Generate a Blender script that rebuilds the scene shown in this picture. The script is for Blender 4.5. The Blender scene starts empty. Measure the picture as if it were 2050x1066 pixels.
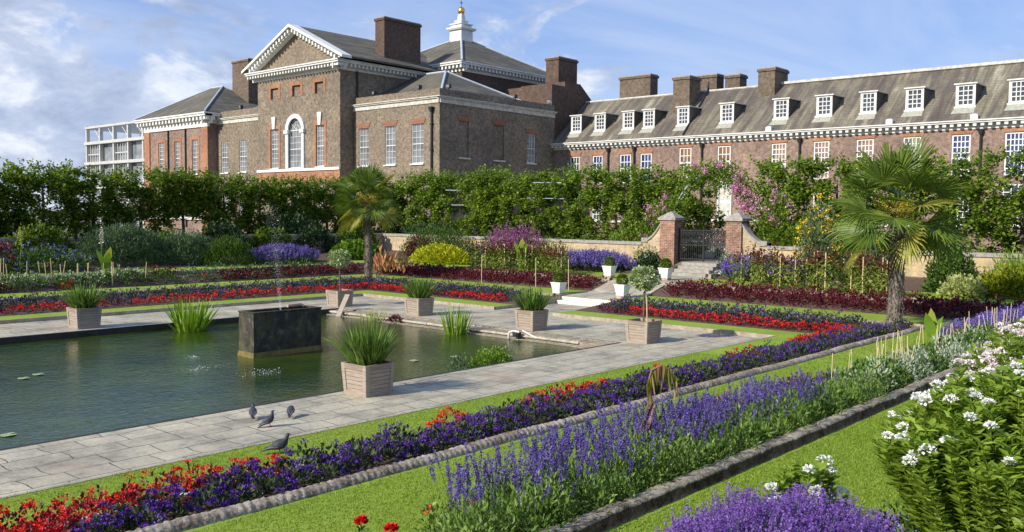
import bpy, math, random
import numpy as np
random.seed(7)
rng = np.random.default_rng(11)
SC = bpy.context.scene
COL = SC.collection
R = math.radians

# ------------------------------------------------------------------ camera
YAW, PITCH, ROLL, FPX = 0.725698, 0.0571643, 0.0096665, 1813.04
CAMZ = 3.9
fw = np.array([math.cos(YAW), math.sin(YAW), 0.0]); rt = np.array([math.sin(YAW), -math.cos(YAW), 0.0]); upv = np.array([0, 0, 1.0])
f3 = fw*math.cos(PITCH) - upv*math.sin(PITCH); u2 = upv*math.cos(PITCH) + fw*math.sin(PITCH)
r3 = rt*math.cos(ROLL) + u2*math.sin(ROLL); u3 = u2*math.cos(ROLL) - rt*math.sin(ROLL)
cd = bpy.data.cameras.new('camera'); cam = bpy.data.objects.new('camera', cd); COL.objects.link(cam)
from mathutils import Matrix, Vector
cam.matrix_world = Matrix(((r3[0], u3[0], -f3[0], 0), (r3[1], u3[1], -f3[1], 0), (r3[2], u3[2], -f3[2], CAMZ), (0, 0, 0, 1)))
cd.sensor_width = 36.0; cd.lens = 36.0*FPX/2050.0; cd.clip_start = 0.05; cd.clip_end = 4000
SC.camera = cam

# ------------------------------------------------------------------ light and sky
SUN = np.array([-3.0, 0.80, 1.87]); SUN /= np.linalg.norm(SUN)
EL = math.asin(SUN[2]); AZ = math.atan2(SUN[0], SUN[1])
w = bpy.data.worlds.new('World'); SC.world = w; w.use_nodes = True
nt = w.node_tree; nt.nodes.clear()
def N(nt, t, **k):
    n = nt.nodes.new(t)
    for a, b in k.items(): setattr(n, a, b)
    return n
def ramp(nt, fac, stops):
    r = nt.nodes.new('ShaderNodeValToRGB'); e = r.color_ramp.elements
    e[0].position = stops[0][0]; e[0].color = (*stops[0][1], 1); e[1].position = stops[-1][0]; e[1].color = (*stops[-1][1], 1)
    for p, c in stops[1:-1]: q = e.new(p); q.color = (*c, 1)
    nt.links.new(fac, r.inputs[0]); return r.outputs[0]
def mixc(nt, fac, a, b, mode='MIX'):
    m = nt.nodes.new('ShaderNodeMix'); m.data_type = 'RGBA'; m.blend_type = mode
    for s, v in ((m.inputs[0], fac), (m.inputs[6], a), (m.inputs[7], b)):
        if isinstance(v, (int, float)): s.default_value = v
        elif isinstance(v, tuple): s.default_value = (*v, 1)
        else: nt.links.new(v, s)
    return m.outputs[2]
sky = N(nt, 'ShaderNodeTexSky', sky_type='NISHITA', sun_disc=False); sky.sun_elevation = EL; sky.sun_rotation = AZ % (2*math.pi)
sky.air_density = 1.0; sky.dust_density = 0.6; sky.ozone_density = 2.0
tc = N(nt, 'ShaderNodeTexCoord'); sx = N(nt, 'ShaderNodeSeparateXYZ'); nt.links.new(tc.outputs['Generated'], sx.inputs[0])
def M(nt, op, a, b=None, c=None):
    m = nt.nodes.new('ShaderNodeMath'); m.operation = op
    for i, v in enumerate((a, b, c)):
        if v is None: continue
        if isinstance(v, (int, float)): m.inputs[i].default_value = v
        else: nt.links.new(v, m.inputs[i])
    return m.outputs[0]
zz = M(nt, 'MAXIMUM', sx.outputs[2], 0.0); zd = M(nt, 'ADD', zz, 0.10)
cx_ = M(nt, 'DIVIDE', sx.outputs[0], zd); cy_ = M(nt, 'DIVIDE', sx.outputs[1], zd)
cb = N(nt, 'ShaderNodeCombineXYZ'); nt.links.new(cx_, cb.inputs[0]); nt.links.new(cy_, cb.inputs[1])
def noise(nt, vec, scale, detail=4, rough=.5, dist=0.0, dim='3D'):
    n = nt.nodes.new('ShaderNodeTexNoise'); n.noise_dimensions = dim
    n.inputs['Scale'].default_value = scale; n.inputs['Detail'].default_value = detail
    n.inputs['Roughness'].default_value = rough; n.inputs['Distortion'].default_value = dist
    if vec is not None: nt.links.new(vec, n.inputs['Vector'])
    return n.outputs['Fac']
mpv = N(nt, 'ShaderNodeMapping'); mpv.inputs['Scale'].default_value = (.55, 1.25, 1); mpv.inputs['Rotation'].default_value = (0, 0, R(35)); nt.links.new(cb.outputs[0], mpv.inputs[0])
n1 = noise(nt, mpv.outputs[0], 0.9, 9, .62, .8)
n2 = noise(nt, mpv.outputs[0], 0.30, 4, .55, .3)
cl = M(nt, 'ADD', M(nt, 'MULTIPLY', n1, .62), M(nt, 'MULTIPLY', n2, .5))
mask = ramp(nt, cl, [(.45, (0, 0, 0)), (.58, (.5, .5, .5)), (.72, (1, 1, 1))])
mp2 = N(nt, 'ShaderNodeMapping'); mp2.inputs['Scale'].default_value = (1, 1, 2.2); nt.links.new(tc.outputs['Generated'], mp2.inputs[0])
nz = noise(nt, mp2.outputs[0], 5.0, 9, .60, .5)
band = M(nt, 'SUBTRACT', M(nt, 'ADD', nz, M(nt, 'MULTIPLY', sx.outputs[1], .22)), M(nt, 'MULTIPLY', zz, 1.25))
bmask = ramp(nt, band, [(.43, (0, 0, 0)), (.50, (.8, .8, .8)), (.57, (1, 1, 1))])
shade = ramp(nt, noise(nt, mp2.outputs[0], 9.0, 6, .6, .3), [(.38, (4.0, 4.7, 6.4)), (.50, (6.0, 6.7, 8.4)), (.60, (9.8, 10.1, 10.6))])
horiz = ramp(nt, zz, [(0.0, (.5, .5, .5)), (.26, (0, 0, 0))])
base = mixc(nt, 0.5, mixc(nt, 1.0, sky.outputs[0], (1.0, 1.0, 1.12), 'MULTIPLY'), (2.3, 4.6, 10.6))
c0 = mixc(nt, horiz, base, (6.0, 7.6, 10.2))
c1 = mixc(nt, M(nt, 'MULTIPLY', mask, .48), c0, (8.2, 8.9, 10.2))
c2 = mixc(nt, M(nt, 'MULTIPLY', bmask, .80), c1, shade)
bg = N(nt, 'ShaderNodeBackground'); bg.inputs[1].default_value = 0.075
nt.links.new(c2, bg.inputs[0]); ow = N(nt, 'ShaderNodeOutputWorld'); nt.links.new(bg.outputs[0], ow.inputs[0])
sl = bpy.data.lights.new('sun', 'SUN'); sl.energy = 4.6; sl.angle = R(0.5); sl.color = (1.0, .93, .82)
so = bpy.data.objects.new('sun', sl); COL.objects.link(so); so.location = (-40, 10, 40)
so.rotation_euler = Vector(SUN).to_track_quat('Z', 'Y').to_euler()
SC.view_settings.view_transform = 'Standard'; SC.view_settings.look = 'None'; SC.view_settings.gamma = 1.0
SC.view_settings.exposure = 0.42

# ------------------------------------------------------------------ materials
def mat(name):
    m = bpy.data.materials.new(name); m.use_nodes = True
    nt = m.node_tree; b = nt.nodes['Principled BSDF']; return m, nt, b
def bump(nt, b, h, strength=.3, dist=.02):
    n = nt.nodes.new('ShaderNodeBump'); n.inputs['Strength'].default_value = strength; n.inputs['Distance'].default_value = dist
    nt.links.new(h, n.inputs['Height']); nt.links.new(n.outputs[0], b.inputs['Normal']); return n
def objvec(nt, scale=(1, 1, 1), rot=(0, 0, 0)):
    t = nt.nodes.new('ShaderNodeTexCoord'); mp = nt.nodes.new('ShaderNodeMapping')
    mp.inputs['Scale'].default_value = scale; mp.inputs['Rotation'].default_value = rot
    nt.links.new(t.outputs['Object'], mp.inputs[0]); return mp.outputs[0]
def simple(name, c, rough=.7, var=.12, scale=6, spec=.3, metal=0, bmp=0.0, c2=None, lo=.3, hi=.7, stretch=(1, 1, 1)):
    m, nt, b = mat(name); v = objvec(nt, stretch)
    f = noise(nt, v, scale, 5, .6)
    a = tuple(x*(1-var) for x in c); d = c2 if c2 else tuple(min(1, x*(1+var)) for x in c)
    nt.links.new(ramp(nt, f, [(lo, a), (hi, d)]), b.inputs['Base Color'])
    b.inputs['Roughness'].default_value = rough; b.inputs['Specular IOR Level'].default_value = spec; b.inputs['Metallic'].default_value = metal
    if bmp: bump(nt, b, noise(nt, v, scale*4, 4, .6), bmp, .02)
    return m
def leafm(name, cols, trans=.28, rough=.5, clump=1.5, spec=.25):
    """cols: list of base colours picked per leaf, plus a slow drift through the plant"""
    m, nt, b = mat(name)
    g = nt.nodes.new('ShaderNodeNewGeometry')
    k = len(cols)
    f = M(nt, 'ADD', M(nt, 'MULTIPLY', g.outputs['Random Per Island'], .62), M(nt, 'MULTIPLY', M(nt, 'SUBTRACT', noise(nt, objvec(nt), clump, 3, .6), .31), 1.0))
    st = [(i/(k-1)*.9+.05, c) for i, c in enumerate(cols)] if k > 1 else [(0, cols[0]), (1, cols[0])]
    c = ramp(nt, f, st); nt.links.new(c, b.inputs['Base Color'])
    b.inputs['Roughness'].default_value = rough; b.inputs['Specular IOR Level'].default_value = spec
    if trans > 0:
        t = nt.nodes.new('ShaderNodeBsdfTranslucent'); mx = nt.nodes.new('ShaderNodeMixShader'); mx.inputs[0].default_value = trans
        cc = mixc(nt, 1.0, c, (1.0, 1.0, .6), 'MULTIPLY'); nt.links.new(cc, t.inputs[0])
        nt.links.new(b.outputs[0], mx.inputs[1]); nt.links.new(t.outputs[0], mx.inputs[2])
        nt.links.new(mx.outputs[0], nt.nodes['Material Output'].inputs[0])
    return m
def brick(name, cols, mortar, mott=.5, bs=(.24, .08), stain=None, rough=.9):
    m, nt, b = mat(name)
    t = nt.nodes.new('ShaderNodeTexCoord'); s = nt.nodes.new('ShaderNodeSeparateXYZ'); nt.links.new(t.outputs['Object'], s.inputs[0])
    c = nt.nodes.new('ShaderNodeCombineXYZ'); nt.links.new(M(nt, 'ADD', s.outputs[0], s.outputs[1]), c.inputs[0]); nt.links.new(s.outputs[2], c.inputs[1])
    br = nt.nodes.new('ShaderNodeTexBrick'); nt.links.new(c.outputs[0], br.inputs['Vector'])
    br.inputs['Color1'].default_value = (*cols[0], 1); br.inputs['Color2'].default_value = (*cols[1], 1); br.inputs['Mortar'].default_value = (*mortar, 1)
    br.inputs['Scale'].default_value = 1.0; br.inputs['Brick Width'].default_value = bs[0]; br.inputs['Row Height'].default_value = bs[1]
    br.inputs['Mortar Size'].default_value = bs[1]*.1; br.inputs['Bias'].default_value = -.1
    v = t.outputs['Object']
    n = ramp(nt, noise(nt, v, 3.4, 10, .82), [(.34, (1-mott,)*3), (.5, (.95,)*3), (.66, (1+mott*.9,)*3)])
    n2_ = ramp(nt, noise(nt, v, .28, 4, .6), [(.3, (.78, .78, .8)), (.7, (1.18, 1.14, 1.08))])
    col = mixc(nt, 1.0, mixc(nt, 1.0, br.outputs['Color'], n, 'MULTIPLY'), n2_, 'MULTIPLY')
    if stain:
        f = ramp(nt, noise(nt, v, 1.1, 6, .7), [(.55, (0, 0, 0)), (.7, (.75, .75, .75))]); col = mixc(nt, f, col, stain)
    nt.links.new(col, b.inputs['Base Color']); b.inputs['Roughness'].default_value = rough; b.inputs['Specular IOR Level'].default_value = .1
    bump(nt, b, M(nt, 'ADD', br.outputs['Fac'], noise(nt, v, 9, 4, .6)), .35, .015)
    return m
MT = {}
MT['brownbrick'] = brick('brown_brick', ((.23, .185, .135), (.14, .112, .085)), (.29, .26, .205), .6, (.26, .085))
MT['redbrick'] = brick('red_brown_brick', ((.25, .168, .135), (.185, .13, .112)), (.31, .255, .21), .55, (.26, .085))
MT['orangebrick'] = brick('orange_gauged_brick', ((.36, .165, .09), (.28, .13, .075)), (.38, .26, .18), .4, (.26, .085))
MT['redlintel'] = brick('red_lintel_brick', ((.30, .09, .05), (.24, .08, .05)), (.28, .17, .12), .3, (.1, .3))
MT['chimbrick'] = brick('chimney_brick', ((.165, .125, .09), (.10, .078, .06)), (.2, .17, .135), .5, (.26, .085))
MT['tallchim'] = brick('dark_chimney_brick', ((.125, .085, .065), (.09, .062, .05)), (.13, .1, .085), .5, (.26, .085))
MT['gardenbrick'] = brick('garden_wall_brick', ((.29, .15, .105), (.19, .11, .08)), (.37, .31, .24), .55, (.24, .085))
MT['yellowwall'] = brick('buff_garden_wall', ((.50, .40, .25), (.40, .31, .20)), (.5, .43, .32), .35, (.28, .085), stain=(.58, .44, .13))
MT['white'] = simple('white_painted_trim', (.64, .64, .60), .6, .14, 1.5)
MT['stonetrim'] = simple('weathered_portland_trim', (.50, .48, .42), .8, .3, 3)
MT['apron'] = simple('pale_lichened_apron', (.33, .33, .27), .8, .25, 5)
MT['lead'] = simple('pale_lead_flashing', (.42, .46, .52), .5, .15, 4)
MT['darkmetal'] = simple('dark_iron', (.025, .026, .028), .5, .2, 8)
MT['curtain'] = simple('net_curtain', (.42, .42, .41), .9, .2, 7, stretch=(1, 3, .2))
MT['reveal'] = simple('window_reveal', (.25, .2, .15), .9, .1, 4)
def glass(name, c, rough=.03, spec=.9, var=.4, sc=.9):
    m, nt, b = mat(name); v = objvec(nt)
    nt.links.new(ramp(nt, noise(nt, v, sc, 2, .5), [(.3, tuple(x*(1-var) for x in c)), (.7, tuple(min(1, x*(1+var)) for x in c))]), b.inputs['Base Color'])
    b.inputs['Roughness'].default_value = rough; b.inputs['Specular IOR Level'].default_value = spec
    bump(nt, b, noise(nt, v, 1.6, 2, .5), .12, .05)
    return m
MT['glass_grey'] = glass('grey_curtained_glass', (.19, .20, .21))
MT['glass_skytint'] = glass('sky_reflection_tint_glass', (.03, .045, .16))  # reflection of the blue sky painted into the pane colour
MT['glass_bricktint'] = glass('brick_reflection_tint_glass', (.22, .10, .03))  # orange of reflected brickwork painted into the pane colour
MT['glass_pink'] = glass('pink_glass', (.26, .15, .11))  # panes with a pinkish base colour
MT['glass_dark'] = glass('dark_glass', (.045, .055, .07))
def roofm(name, cols, axis, streak=(2.2, .35), fine=14):
    m, nt, b = mat(name)
    sv = (streak[1], streak[0], streak[1]) if axis == 'x' else (streak[0], streak[1], streak[1])
    v = objvec(nt, sv); f = noise(nt, v, 1.0, 8, .68, .3); f2 = noise(nt, objvec(nt), .35, 4, .6)
    fi = noise(nt, objvec(nt), 3.0, 6, .8)
    c = ramp(nt, M(nt, 'ADD', M(nt, 'ADD', M(nt, 'MULTIPLY', f, .6), M(nt, 'MULTIPLY', f2, .25)), M(nt, 'MULTIPLY', fi, .2)), [(.36, cols[0]), (.50, cols[1]), (.58, cols[2]), (.68, cols[3])])
    wv = nt.nodes.new('ShaderNodeTexWave'); wv.wave_type = 'BANDS'; wv.bands_direction = 'Z'; wv.inputs['Scale'].default_value = 1.4; wv.inputs['Distortion'].default_value = .3
    nt.links.new(objvec(nt), wv.inputs[0])
    c = mixc(nt, M(nt, 'MULTIPLY', wv.outputs['Fac'], .16), c, tuple(x*.5 for x in cols[1]))
    nt.links.new(c, b.inputs['Base Color']); b.inputs['Roughness'].default_value = .85; b.inputs['Specular IOR Level'].default_value = .25
    bump(nt, b, M(nt, 'ADD', wv.outputs['Fac'], fi), .4, .03)
    return m
MT['slate'] = roofm('grey_green_slate', ((.05, .05, .045), (.095, .09, .072), (.155, .14, .10), (.25, .23, .18)), 'x', (2.6, .3))
MT['wingroof'] = roofm('lichened_brown_slate', ((.06, .05, .043), (.11, .095, .078), (.19, .17, .12), (.38, .36, .28)), 'x', (1.5, .15))
def paving():
    m, nt, b = mat('worn_flagstones'); v0 = objvec(nt)
    dn = nt.nodes.new('ShaderNodeTexNoise'); dn.inputs['Scale'].default_value = .9; dn.inputs['Detail'].default_value = 3; nt.links.new(v0, dn.inputs[0])
    ad = nt.nodes.new('ShaderNodeVectorMath'); ad.operation = 'MULTIPLY_ADD'
    nt.links.new(dn.outputs['Color'], ad.inputs[0]); ad.inputs[1].default_value = (.34, .34, 0); nt.links.new(v0, ad.inputs[2])
    def bk(w_, h_, ms, off):
        br = nt.nodes.new('ShaderNodeTexBrick'); nt.links.new(ad.outputs[0], br.inputs['Vector'])
        br.inputs['Scale'].default_value = 1; br.inputs['Brick Width'].default_value = w_; br.inputs['Row Height'].default_value = h_
        br.inputs['Mortar Size'].default_value = ms; br.inputs['Mortar Smooth'].default_value = .3; br.offset = off; br.squash = .72; br.squash_frequency = 3
        br.inputs['Color1'].default_value = (.355, .325, .25, 1); br.inputs['Color2'].default_value = (.43, .395, .305, 1); br.inputs['Mortar'].default_value = (.10, .095, .08, 1)
        return br
    br = bk(.92, .56, .012, .37)
    # joints vary: some nearly closed, some open and dark
    gate = ramp(nt, noise(nt, v0, .7, 3, .6), [(.38, (0, 0, 0)), (.6, (1, 1, 1))])
    cc = mixc(nt, M(nt, 'MULTIPLY', M(nt, 'ADD', M(nt, 'MULTIPLY', gate, .6), .15), br.outputs['Fac']), br.outputs['Color'], (.11, .105, .085))
    # keep slab colour inside mortar when closed
    st = ramp(nt, noise(nt, v0, .8, 8, .72), [(.36, (.60, .60, .60)), (.5, (1, 1, .98)), (.64, (1.25, 1.22, 1.12))])
    fi = ramp(nt, noise(nt, v0, 14, 7, .8), [(.3, (.72, .72, .72)), (.7, (1.2, 1.2, 1.2))])
    cc = mixc(nt, 1.0, mixc(nt, 1.0, cc, st, 'MULTIPLY'), fi, 'MULTIPLY')
    warm = ramp(nt, noise(nt, v0, .45, 2, .5), [(.60, (0, 0, 0)), (.68, (.5, .5, .5))]); cc = mixc(nt, warm, cc, (.36, .26, .19))
    vo = nt.nodes.new('ShaderNodeTexVoronoi'); vo.feature = 'DISTANCE_TO_EDGE'; vo.inputs['Scale'].default_value = 1.3; nt.links.new(ad.outputs[0], vo.inputs['Vector'])
    crack = ramp(nt, vo.outputs['Distance'], [(0.0, (1, 1, 1)), (.014, (0, 0, 0))])
    patch = ramp(nt, noise(nt, v0, .5, 5, .65), [(.47, (0, 0, 0)), (.56, (.9, .9, .9))])
    cc = mixc(nt, M(nt, 'MULTIPLY', M(nt, 'MULTIPLY', crack, patch), .25), cc, (.09, .085, .065))
    sp = ramp(nt, noise(nt, v0, 2.2, 7, .75), [(.55, (0, 0, 0)), (.63, (.8, .8, .8))]); cc = mixc(nt, M(nt, 'MULTIPLY', sp, M(nt, 'ADD', M(nt, 'MULTIPLY', patch, .5), .25)), cc, (.16, .145, .11))
    nt.links.new(cc, b.inputs['Base Color']); b.inputs['Roughness'].default_value = .85; b.inputs['Specular IOR Level'].default_value = .25
    bump(nt, b, M(nt, 'SUBTRACT', noise(nt, v0, 11, 6, .7), M(nt, 'MULTIPLY', br.outputs['Fac'], 1.5)), .5, .015)
    return m
MT['paving'] = paving()
def grassm():
    m, nt, b = mat('mown_lawn'); v = objvec(nt)
    f = M(nt, 'ADD', M(nt, 'MULTIPLY', noise(nt, v, 40, 6, .8), .55), M(nt, 'MULTIPLY', noise(nt, v, .9, 5, .65), .45))
    c = ramp(nt, f, [(.34, (.155, .235, .024)), (.5, (.215, .31, .032)), (.66, (.30, .385, .05))])
    pt = ramp(nt, noise(nt, v, .35, 5, .65), [(.45, (0, 0, 0)), (.68, (.5, .5, .5))]); c = mixc(nt, pt, c, (.28, .31, .06))
    nt.links.new(c, b.inputs['Base Color']); b.inputs['Roughness'].default_value = .8; b.inputs['Specular IOR Level'].default_value = .15
    bump(nt, b, noise(nt, v, 55, 5, .8), .5, .03); return m
MT['lawn'] = grassm()
MT['soil'] = simple('bed_soil', (.10, .065, .045), .95, .35, 9, bmp=.5)
MT['gravel'] = simple('park_ground', (.15, .145, .10), .95, .25, 1.2, c2=(.22, .21, .15))
MT['kerbstone'] = simple('lawn_edging_stone', (.34, .26, .19), .9, .3, 5, bmp=.4, c2=(.42, .38, .3))
def kerbm(name, dark, lite, lo=.42, hi=.58, scale=5):
    m, nt, b = mat(name); v = objvec(nt)
    f = M(nt, 'ADD', M(nt, 'MULTIPLY', noise(nt, v, scale, 8, .75), .6), M(nt, 'MULTIPLY', noise(nt, v, scale*7, 4, .7), .4))
    mid = tuple((a+b_)/2*.9 for a, b_ in zip(dark, lite))
    nt.links.new(ramp(nt, f, [(lo, dark), ((lo+hi)/2, mid), (hi, lite)]), b.inputs['Base Color']); b.inputs['Roughness'].default_value = .95
    b.inputs['Specular IOR Level'].default_value = .1; bump(nt, b, noise(nt, v, scale*4, 6, .75), .8, .03); return m
MT['rope'] = kerbm('rope_edging_stone', (.12, .085, .06), (.50, .44, .35), .40, .60, 3)
MT['oldkerb'] = kerbm('lichened_kerb_stone', (.055, .035, .022), (.42, .37, .28), .40, .56, 6)
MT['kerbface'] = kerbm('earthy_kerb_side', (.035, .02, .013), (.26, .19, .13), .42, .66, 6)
MT['cope'] = kerbm('pool_coping_stone', (.20, .165, .12), (.46, .41, .32), .4, .62, 3)
MT['lip'] = simple('pale_pool_lip', (.38, .345, .26), .9, .3, 6, bmp=.4)
MT['coping'] = simple('grey_wall_coping', (.30, .28, .24), .9, .3, 5, bmp=.4)
MT['step'] = simple('pale_step_stone', (.62, .59, .50), .85, .15, 4, bmp=.3)
def waterm():
    m, nt, b = mat('pool_water'); v = objvec(nt, (1, 1, 1))
    nt.links.new(ramp(nt, noise(nt, v, .35, 3, .6), [(.35, (.014, .034, .006)), (.65, (.040, .062, .006))]), b.inputs['Base Color'])
    b.inputs['Roughness'].default_value = .045; b.inputs['IOR'].default_value = 1.33; b.inputs['Specular IOR Level'].default_value = .5
    va = objvec(nt, (.75, 1.0, 1), (0, 0, R(-25)))
    h = M(nt, 'ADD', M(nt, 'MULTIPLY', noise(nt, va, 8.0, 4, .6, .6), .9), M(nt, 'MULTIPLY', noise(nt, va, 2.0, 3, .5), .9))
    bump(nt, b, h, .42, .03); return m
MT['water'] = waterm()
MT['poolwall'] = simple('wet_pool_wall', (.035, .034, .026), .7, .35, 4)
def tankm():
    m, nt, b = mat('mossy_lead_tank'); v = objvec(nt)
    c = ramp(nt, noise(nt, v, 3.2, 8, .72), [(.36, (.012, .011, .009)), (.54, (.035, .03, .022)), (.70, (.16, .14, .10))])
    ms = ramp(nt, noise(nt, objvec(nt, (1, 1, .5)), 2.6, 5, .65), [(.47, (0, 0, 0)), (.6, (.8, .8, .8))]); c = mixc(nt, M(nt, 'MULTIPLY', ms, .6), c, (.10, .095, .03))
    nt.links.new(c, b.inputs['Base Color']); b.inputs['Roughness'].default_value = .8; bump(nt, b, noise(nt, v, 12, 6, .7), .5, .02); return m
MT['tank'] = tankm()
MT['algae'] = simple('yellow_algae_band', (.15, .115, .03), .7, .3, 6)
def woodm(name, c, c2):
    m, nt, b = mat(name); v = objvec(nt, (1.2, 1.2, 14))
    f = noise(nt, v, 3.0, 6, .7); nt.links.new(ramp(nt, f, [(.3, c), (.7, c2)]), b.inputs['Base Color']); b.inputs['Roughness'].default_value = .8
    b.inputs['Specular IOR Level'].default_value = .15; bump(nt, b, f, .4, .01); return m
MT['oldwood'] = woodm('silvered_oak', (.24, .19, .145), (.42, .36, .29))
MT['oldwoodb'] = woodm('brown_oak', (.19, .14, .105), (.34, .27, .21))
MT['whitebox'] = simple('white_painted_planter', (.76, .74, .69), .6, .08, 5)
MT['plinth'] = simple('planter_plinth_brick', (.42, .31, .24), .9, .25, 7)
MT['cane'] = simple('bamboo_cane', (.60, .49, .27), .6, .2, 9)
MT['bark'] = simple('grey_brown_bark', (.12, .095, .07), .95, .35, 8, bmp=.6)
MT['fibre'] = simple('palm_trunk_fibre', (.085, .068, .052), .95, .2, 10, bmp=.9, c2=(.27, .235, .19), stretch=(1, 1, .4))
MT['petiole'] = simple('palm_leaf_base', (.30, .17, .09), .8, .3, 6)
MT['gold'] = simple('gilded_ball', (.85, .55, .14), .25, .08, 3, metal=1.0)
MT['terracotta'] = simple('terracotta_pot', (.45, .17, .09), .8, .1, 4)
MT['concrete'] = simple('grey_concrete_frame', (.46, .46, .43), .85, .15, 2)
MT['door'] = simple('white_door', (.52, .53, .51), .5, .08, 2)
MT['spray'], nt_, b_ = mat('water_droplets'); b_.inputs['Base Color'].default_value = (.85, .9, .92, 1); b_.inputs['Roughness'].default_value = .2
b_.inputs['Alpha'].default_value = .6
MT['lily'] = simple('lily_pad', (.30, .36, .18), .5, .2, 4)
L = {}
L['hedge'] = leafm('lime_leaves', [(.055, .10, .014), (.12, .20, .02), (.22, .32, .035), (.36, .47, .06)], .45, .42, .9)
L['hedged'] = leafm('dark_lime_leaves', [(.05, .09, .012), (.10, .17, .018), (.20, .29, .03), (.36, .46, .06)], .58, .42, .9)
L['green'] = leafm('mid_green_leaves', [(.03, .07, .012), (.07, .14, .02), (.13, .22, .03)])
L['bright'] = leafm('bright_green_leaves', [(.08, .16, .015), (.16, .28, .025), (.26, .40, .05)], .32)
L['salvialeaf'] = leafm('salvia_leaves', [(.06, .11, .025), (.13, .22, .04), (.26, .37, .08)], .3, .45, 2.5)
L['phlox'] = leafm('phlox_leaves', [(.12, .20, .02), (.22, .33, .035), (.38, .50, .08)], .45, .42, 2.5)
L['yellow'] = leafm('yellow_leaves', [(.26, .30, .01), (.42, .44, .02), (.58, .56, .04)], .3)
L['yellowgreen'] = leafm('yellow_green_leaves', [(.09, .13, .012), (.20, .24, .015), (.36, .37, .02)], .3)
L['greygreen'] = leafm('grey_green_leaves', [(.045, .085, .035), (.09, .15, .065), (.17, .25, .12)], .2)
L['darkgreen'] = leafm('dark_green_leaves', [(.014, .035, .012), (.03, .065, .02), (.06, .11, .03)], .15)
L['silver'] = leafm('silver_leaves', [(.14, .20, .10), (.30, .37, .24), (.54, .58, .45)], .15)
L['helio'] = leafm('heliotrope_leaves', [(.014, .028, .010), (.035, .055, .018), (.09, .12, .03)], .1)
L['purple'] = leafm('purple_flowers', [(.035, .010, .11), (.085, .022, .26), (.16, .045, .42)], .12)
L['salvia'] = leafm('violet_blue_salvia', [(.065, .042, .18), (.125, .085, .33), (.25, .18, .50)], .18)
L['lavender'] = leafm('lavender_flowers', [(.11, .045, .25), (.20, .095, .40), (.34, .20, .55)], .18)
L['farlav'] = leafm('far_lavender_flowers', [(.10, .07, .27), (.17, .125, .42), (.28, .20, .54)], .18)
L['red'] = leafm('red_flowers', [(.42, .008, .012), (.68, .02, .018), (.85, .05, .03)], .18)
L['coleus'] = leafm('dark_red_leaves', [(.035, .006, .010), (.10, .012, .022), (.21, .03, .04)], .2)
L['amar'] = leafm('bronze_leaves', [(.07, .018, .014), (.15, .045, .03), (.17, .15, .05)], .25)
L['amarg'] = leafm('olive_leaves', [(.08, .13, .02), (.18, .24, .035), (.38, .38, .09)], .25)
L['coral'] = leafm('coral_canna_leaves', [(.30, .11, .06), (.46, .20, .11), (.52, .36, .16)], .25)
L['strap'] = leafm('strap_leaves', [(.05, .11, .018), (.11, .20, .03), (.26, .36, .07)], .25, .4, 4)
L['iris'] = leafm('water_iris_leaves', [(.09, .19, .015), (.20, .34, .025), (.34, .48, .05)], .3, .4, 4)
L['reed'] = leafm('pale_reed_leaves', [(.30, .36, .10), (.50, .52, .22)], .3)
L['holly'] = leafm('variegated_holly', [(.10, .18, .05), (.28, .38, .14), (.60, .66, .38)], .15, .35, 5)
L['box'] = leafm('box_leaves', [(.06, .11, .012), (.13, .20, .02), (.24, .31, .04)], .2)
L['palm'] = leafm('palm_fronds', [(.055, .105, .018), (.12, .19, .028), (.25, .32, .055)], .36, .38, 1.2)
L['palmy'] = leafm('old_palm_fronds', [(.14, .16, .02), (.30, .30, .05), (.48, .45, .12)], .3, .4, 1.2)
L['palmflower'] = leafm('palm_flower_sprays', [(.45, .33, .02), (.65, .5, .04)], .2)
L['whitef'] = leafm('white_flowers', [(.62, .62, .58), (.82, .82, .80), (.9, .9, .88)], .2)
L['pinkwhite'] = leafm('blush_white_flowers', [(.62, .50, .55), (.78, .70, .70), (.85, .82, .80)], .2)
L['pink'] = leafm('pink_rose_flowers', [(.50, .16, .36), (.66, .30, .50), (.78, .46, .62)], .2)
L['magenta'] = leafm('magenta_flowers', [(.22, .05, .17), (.36, .10, .30), (.44, .18, .38)], .2)
L['yellowf'] = leafm('yellow_flowers', [(.65, .42, .01), (.80, .62, .03)], .2)
L['bluef'] = leafm('blue_flowers', [(.14, .14, .50), (.26, .26, .66)], .2)
L['heather'] = leafm('dusty_red_flowers', [(.18, .02, .06), (.34, .05, .12), (.42, .12, .16)], .2)
L['dry'] = leafm('dry_brown_leaves', [(.16, .09, .045), (.32, .20, .10), (.48, .36, .2)], .3)
L['blade'] = leafm('grass_blades', [(.18, .27, .028), (.235, .34, .036), (.34, .42, .07)], .4)
L['orange'] = leafm('orange_flowers', [(.6, .14, .02), (.75, .25, .03)], .2)

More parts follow.
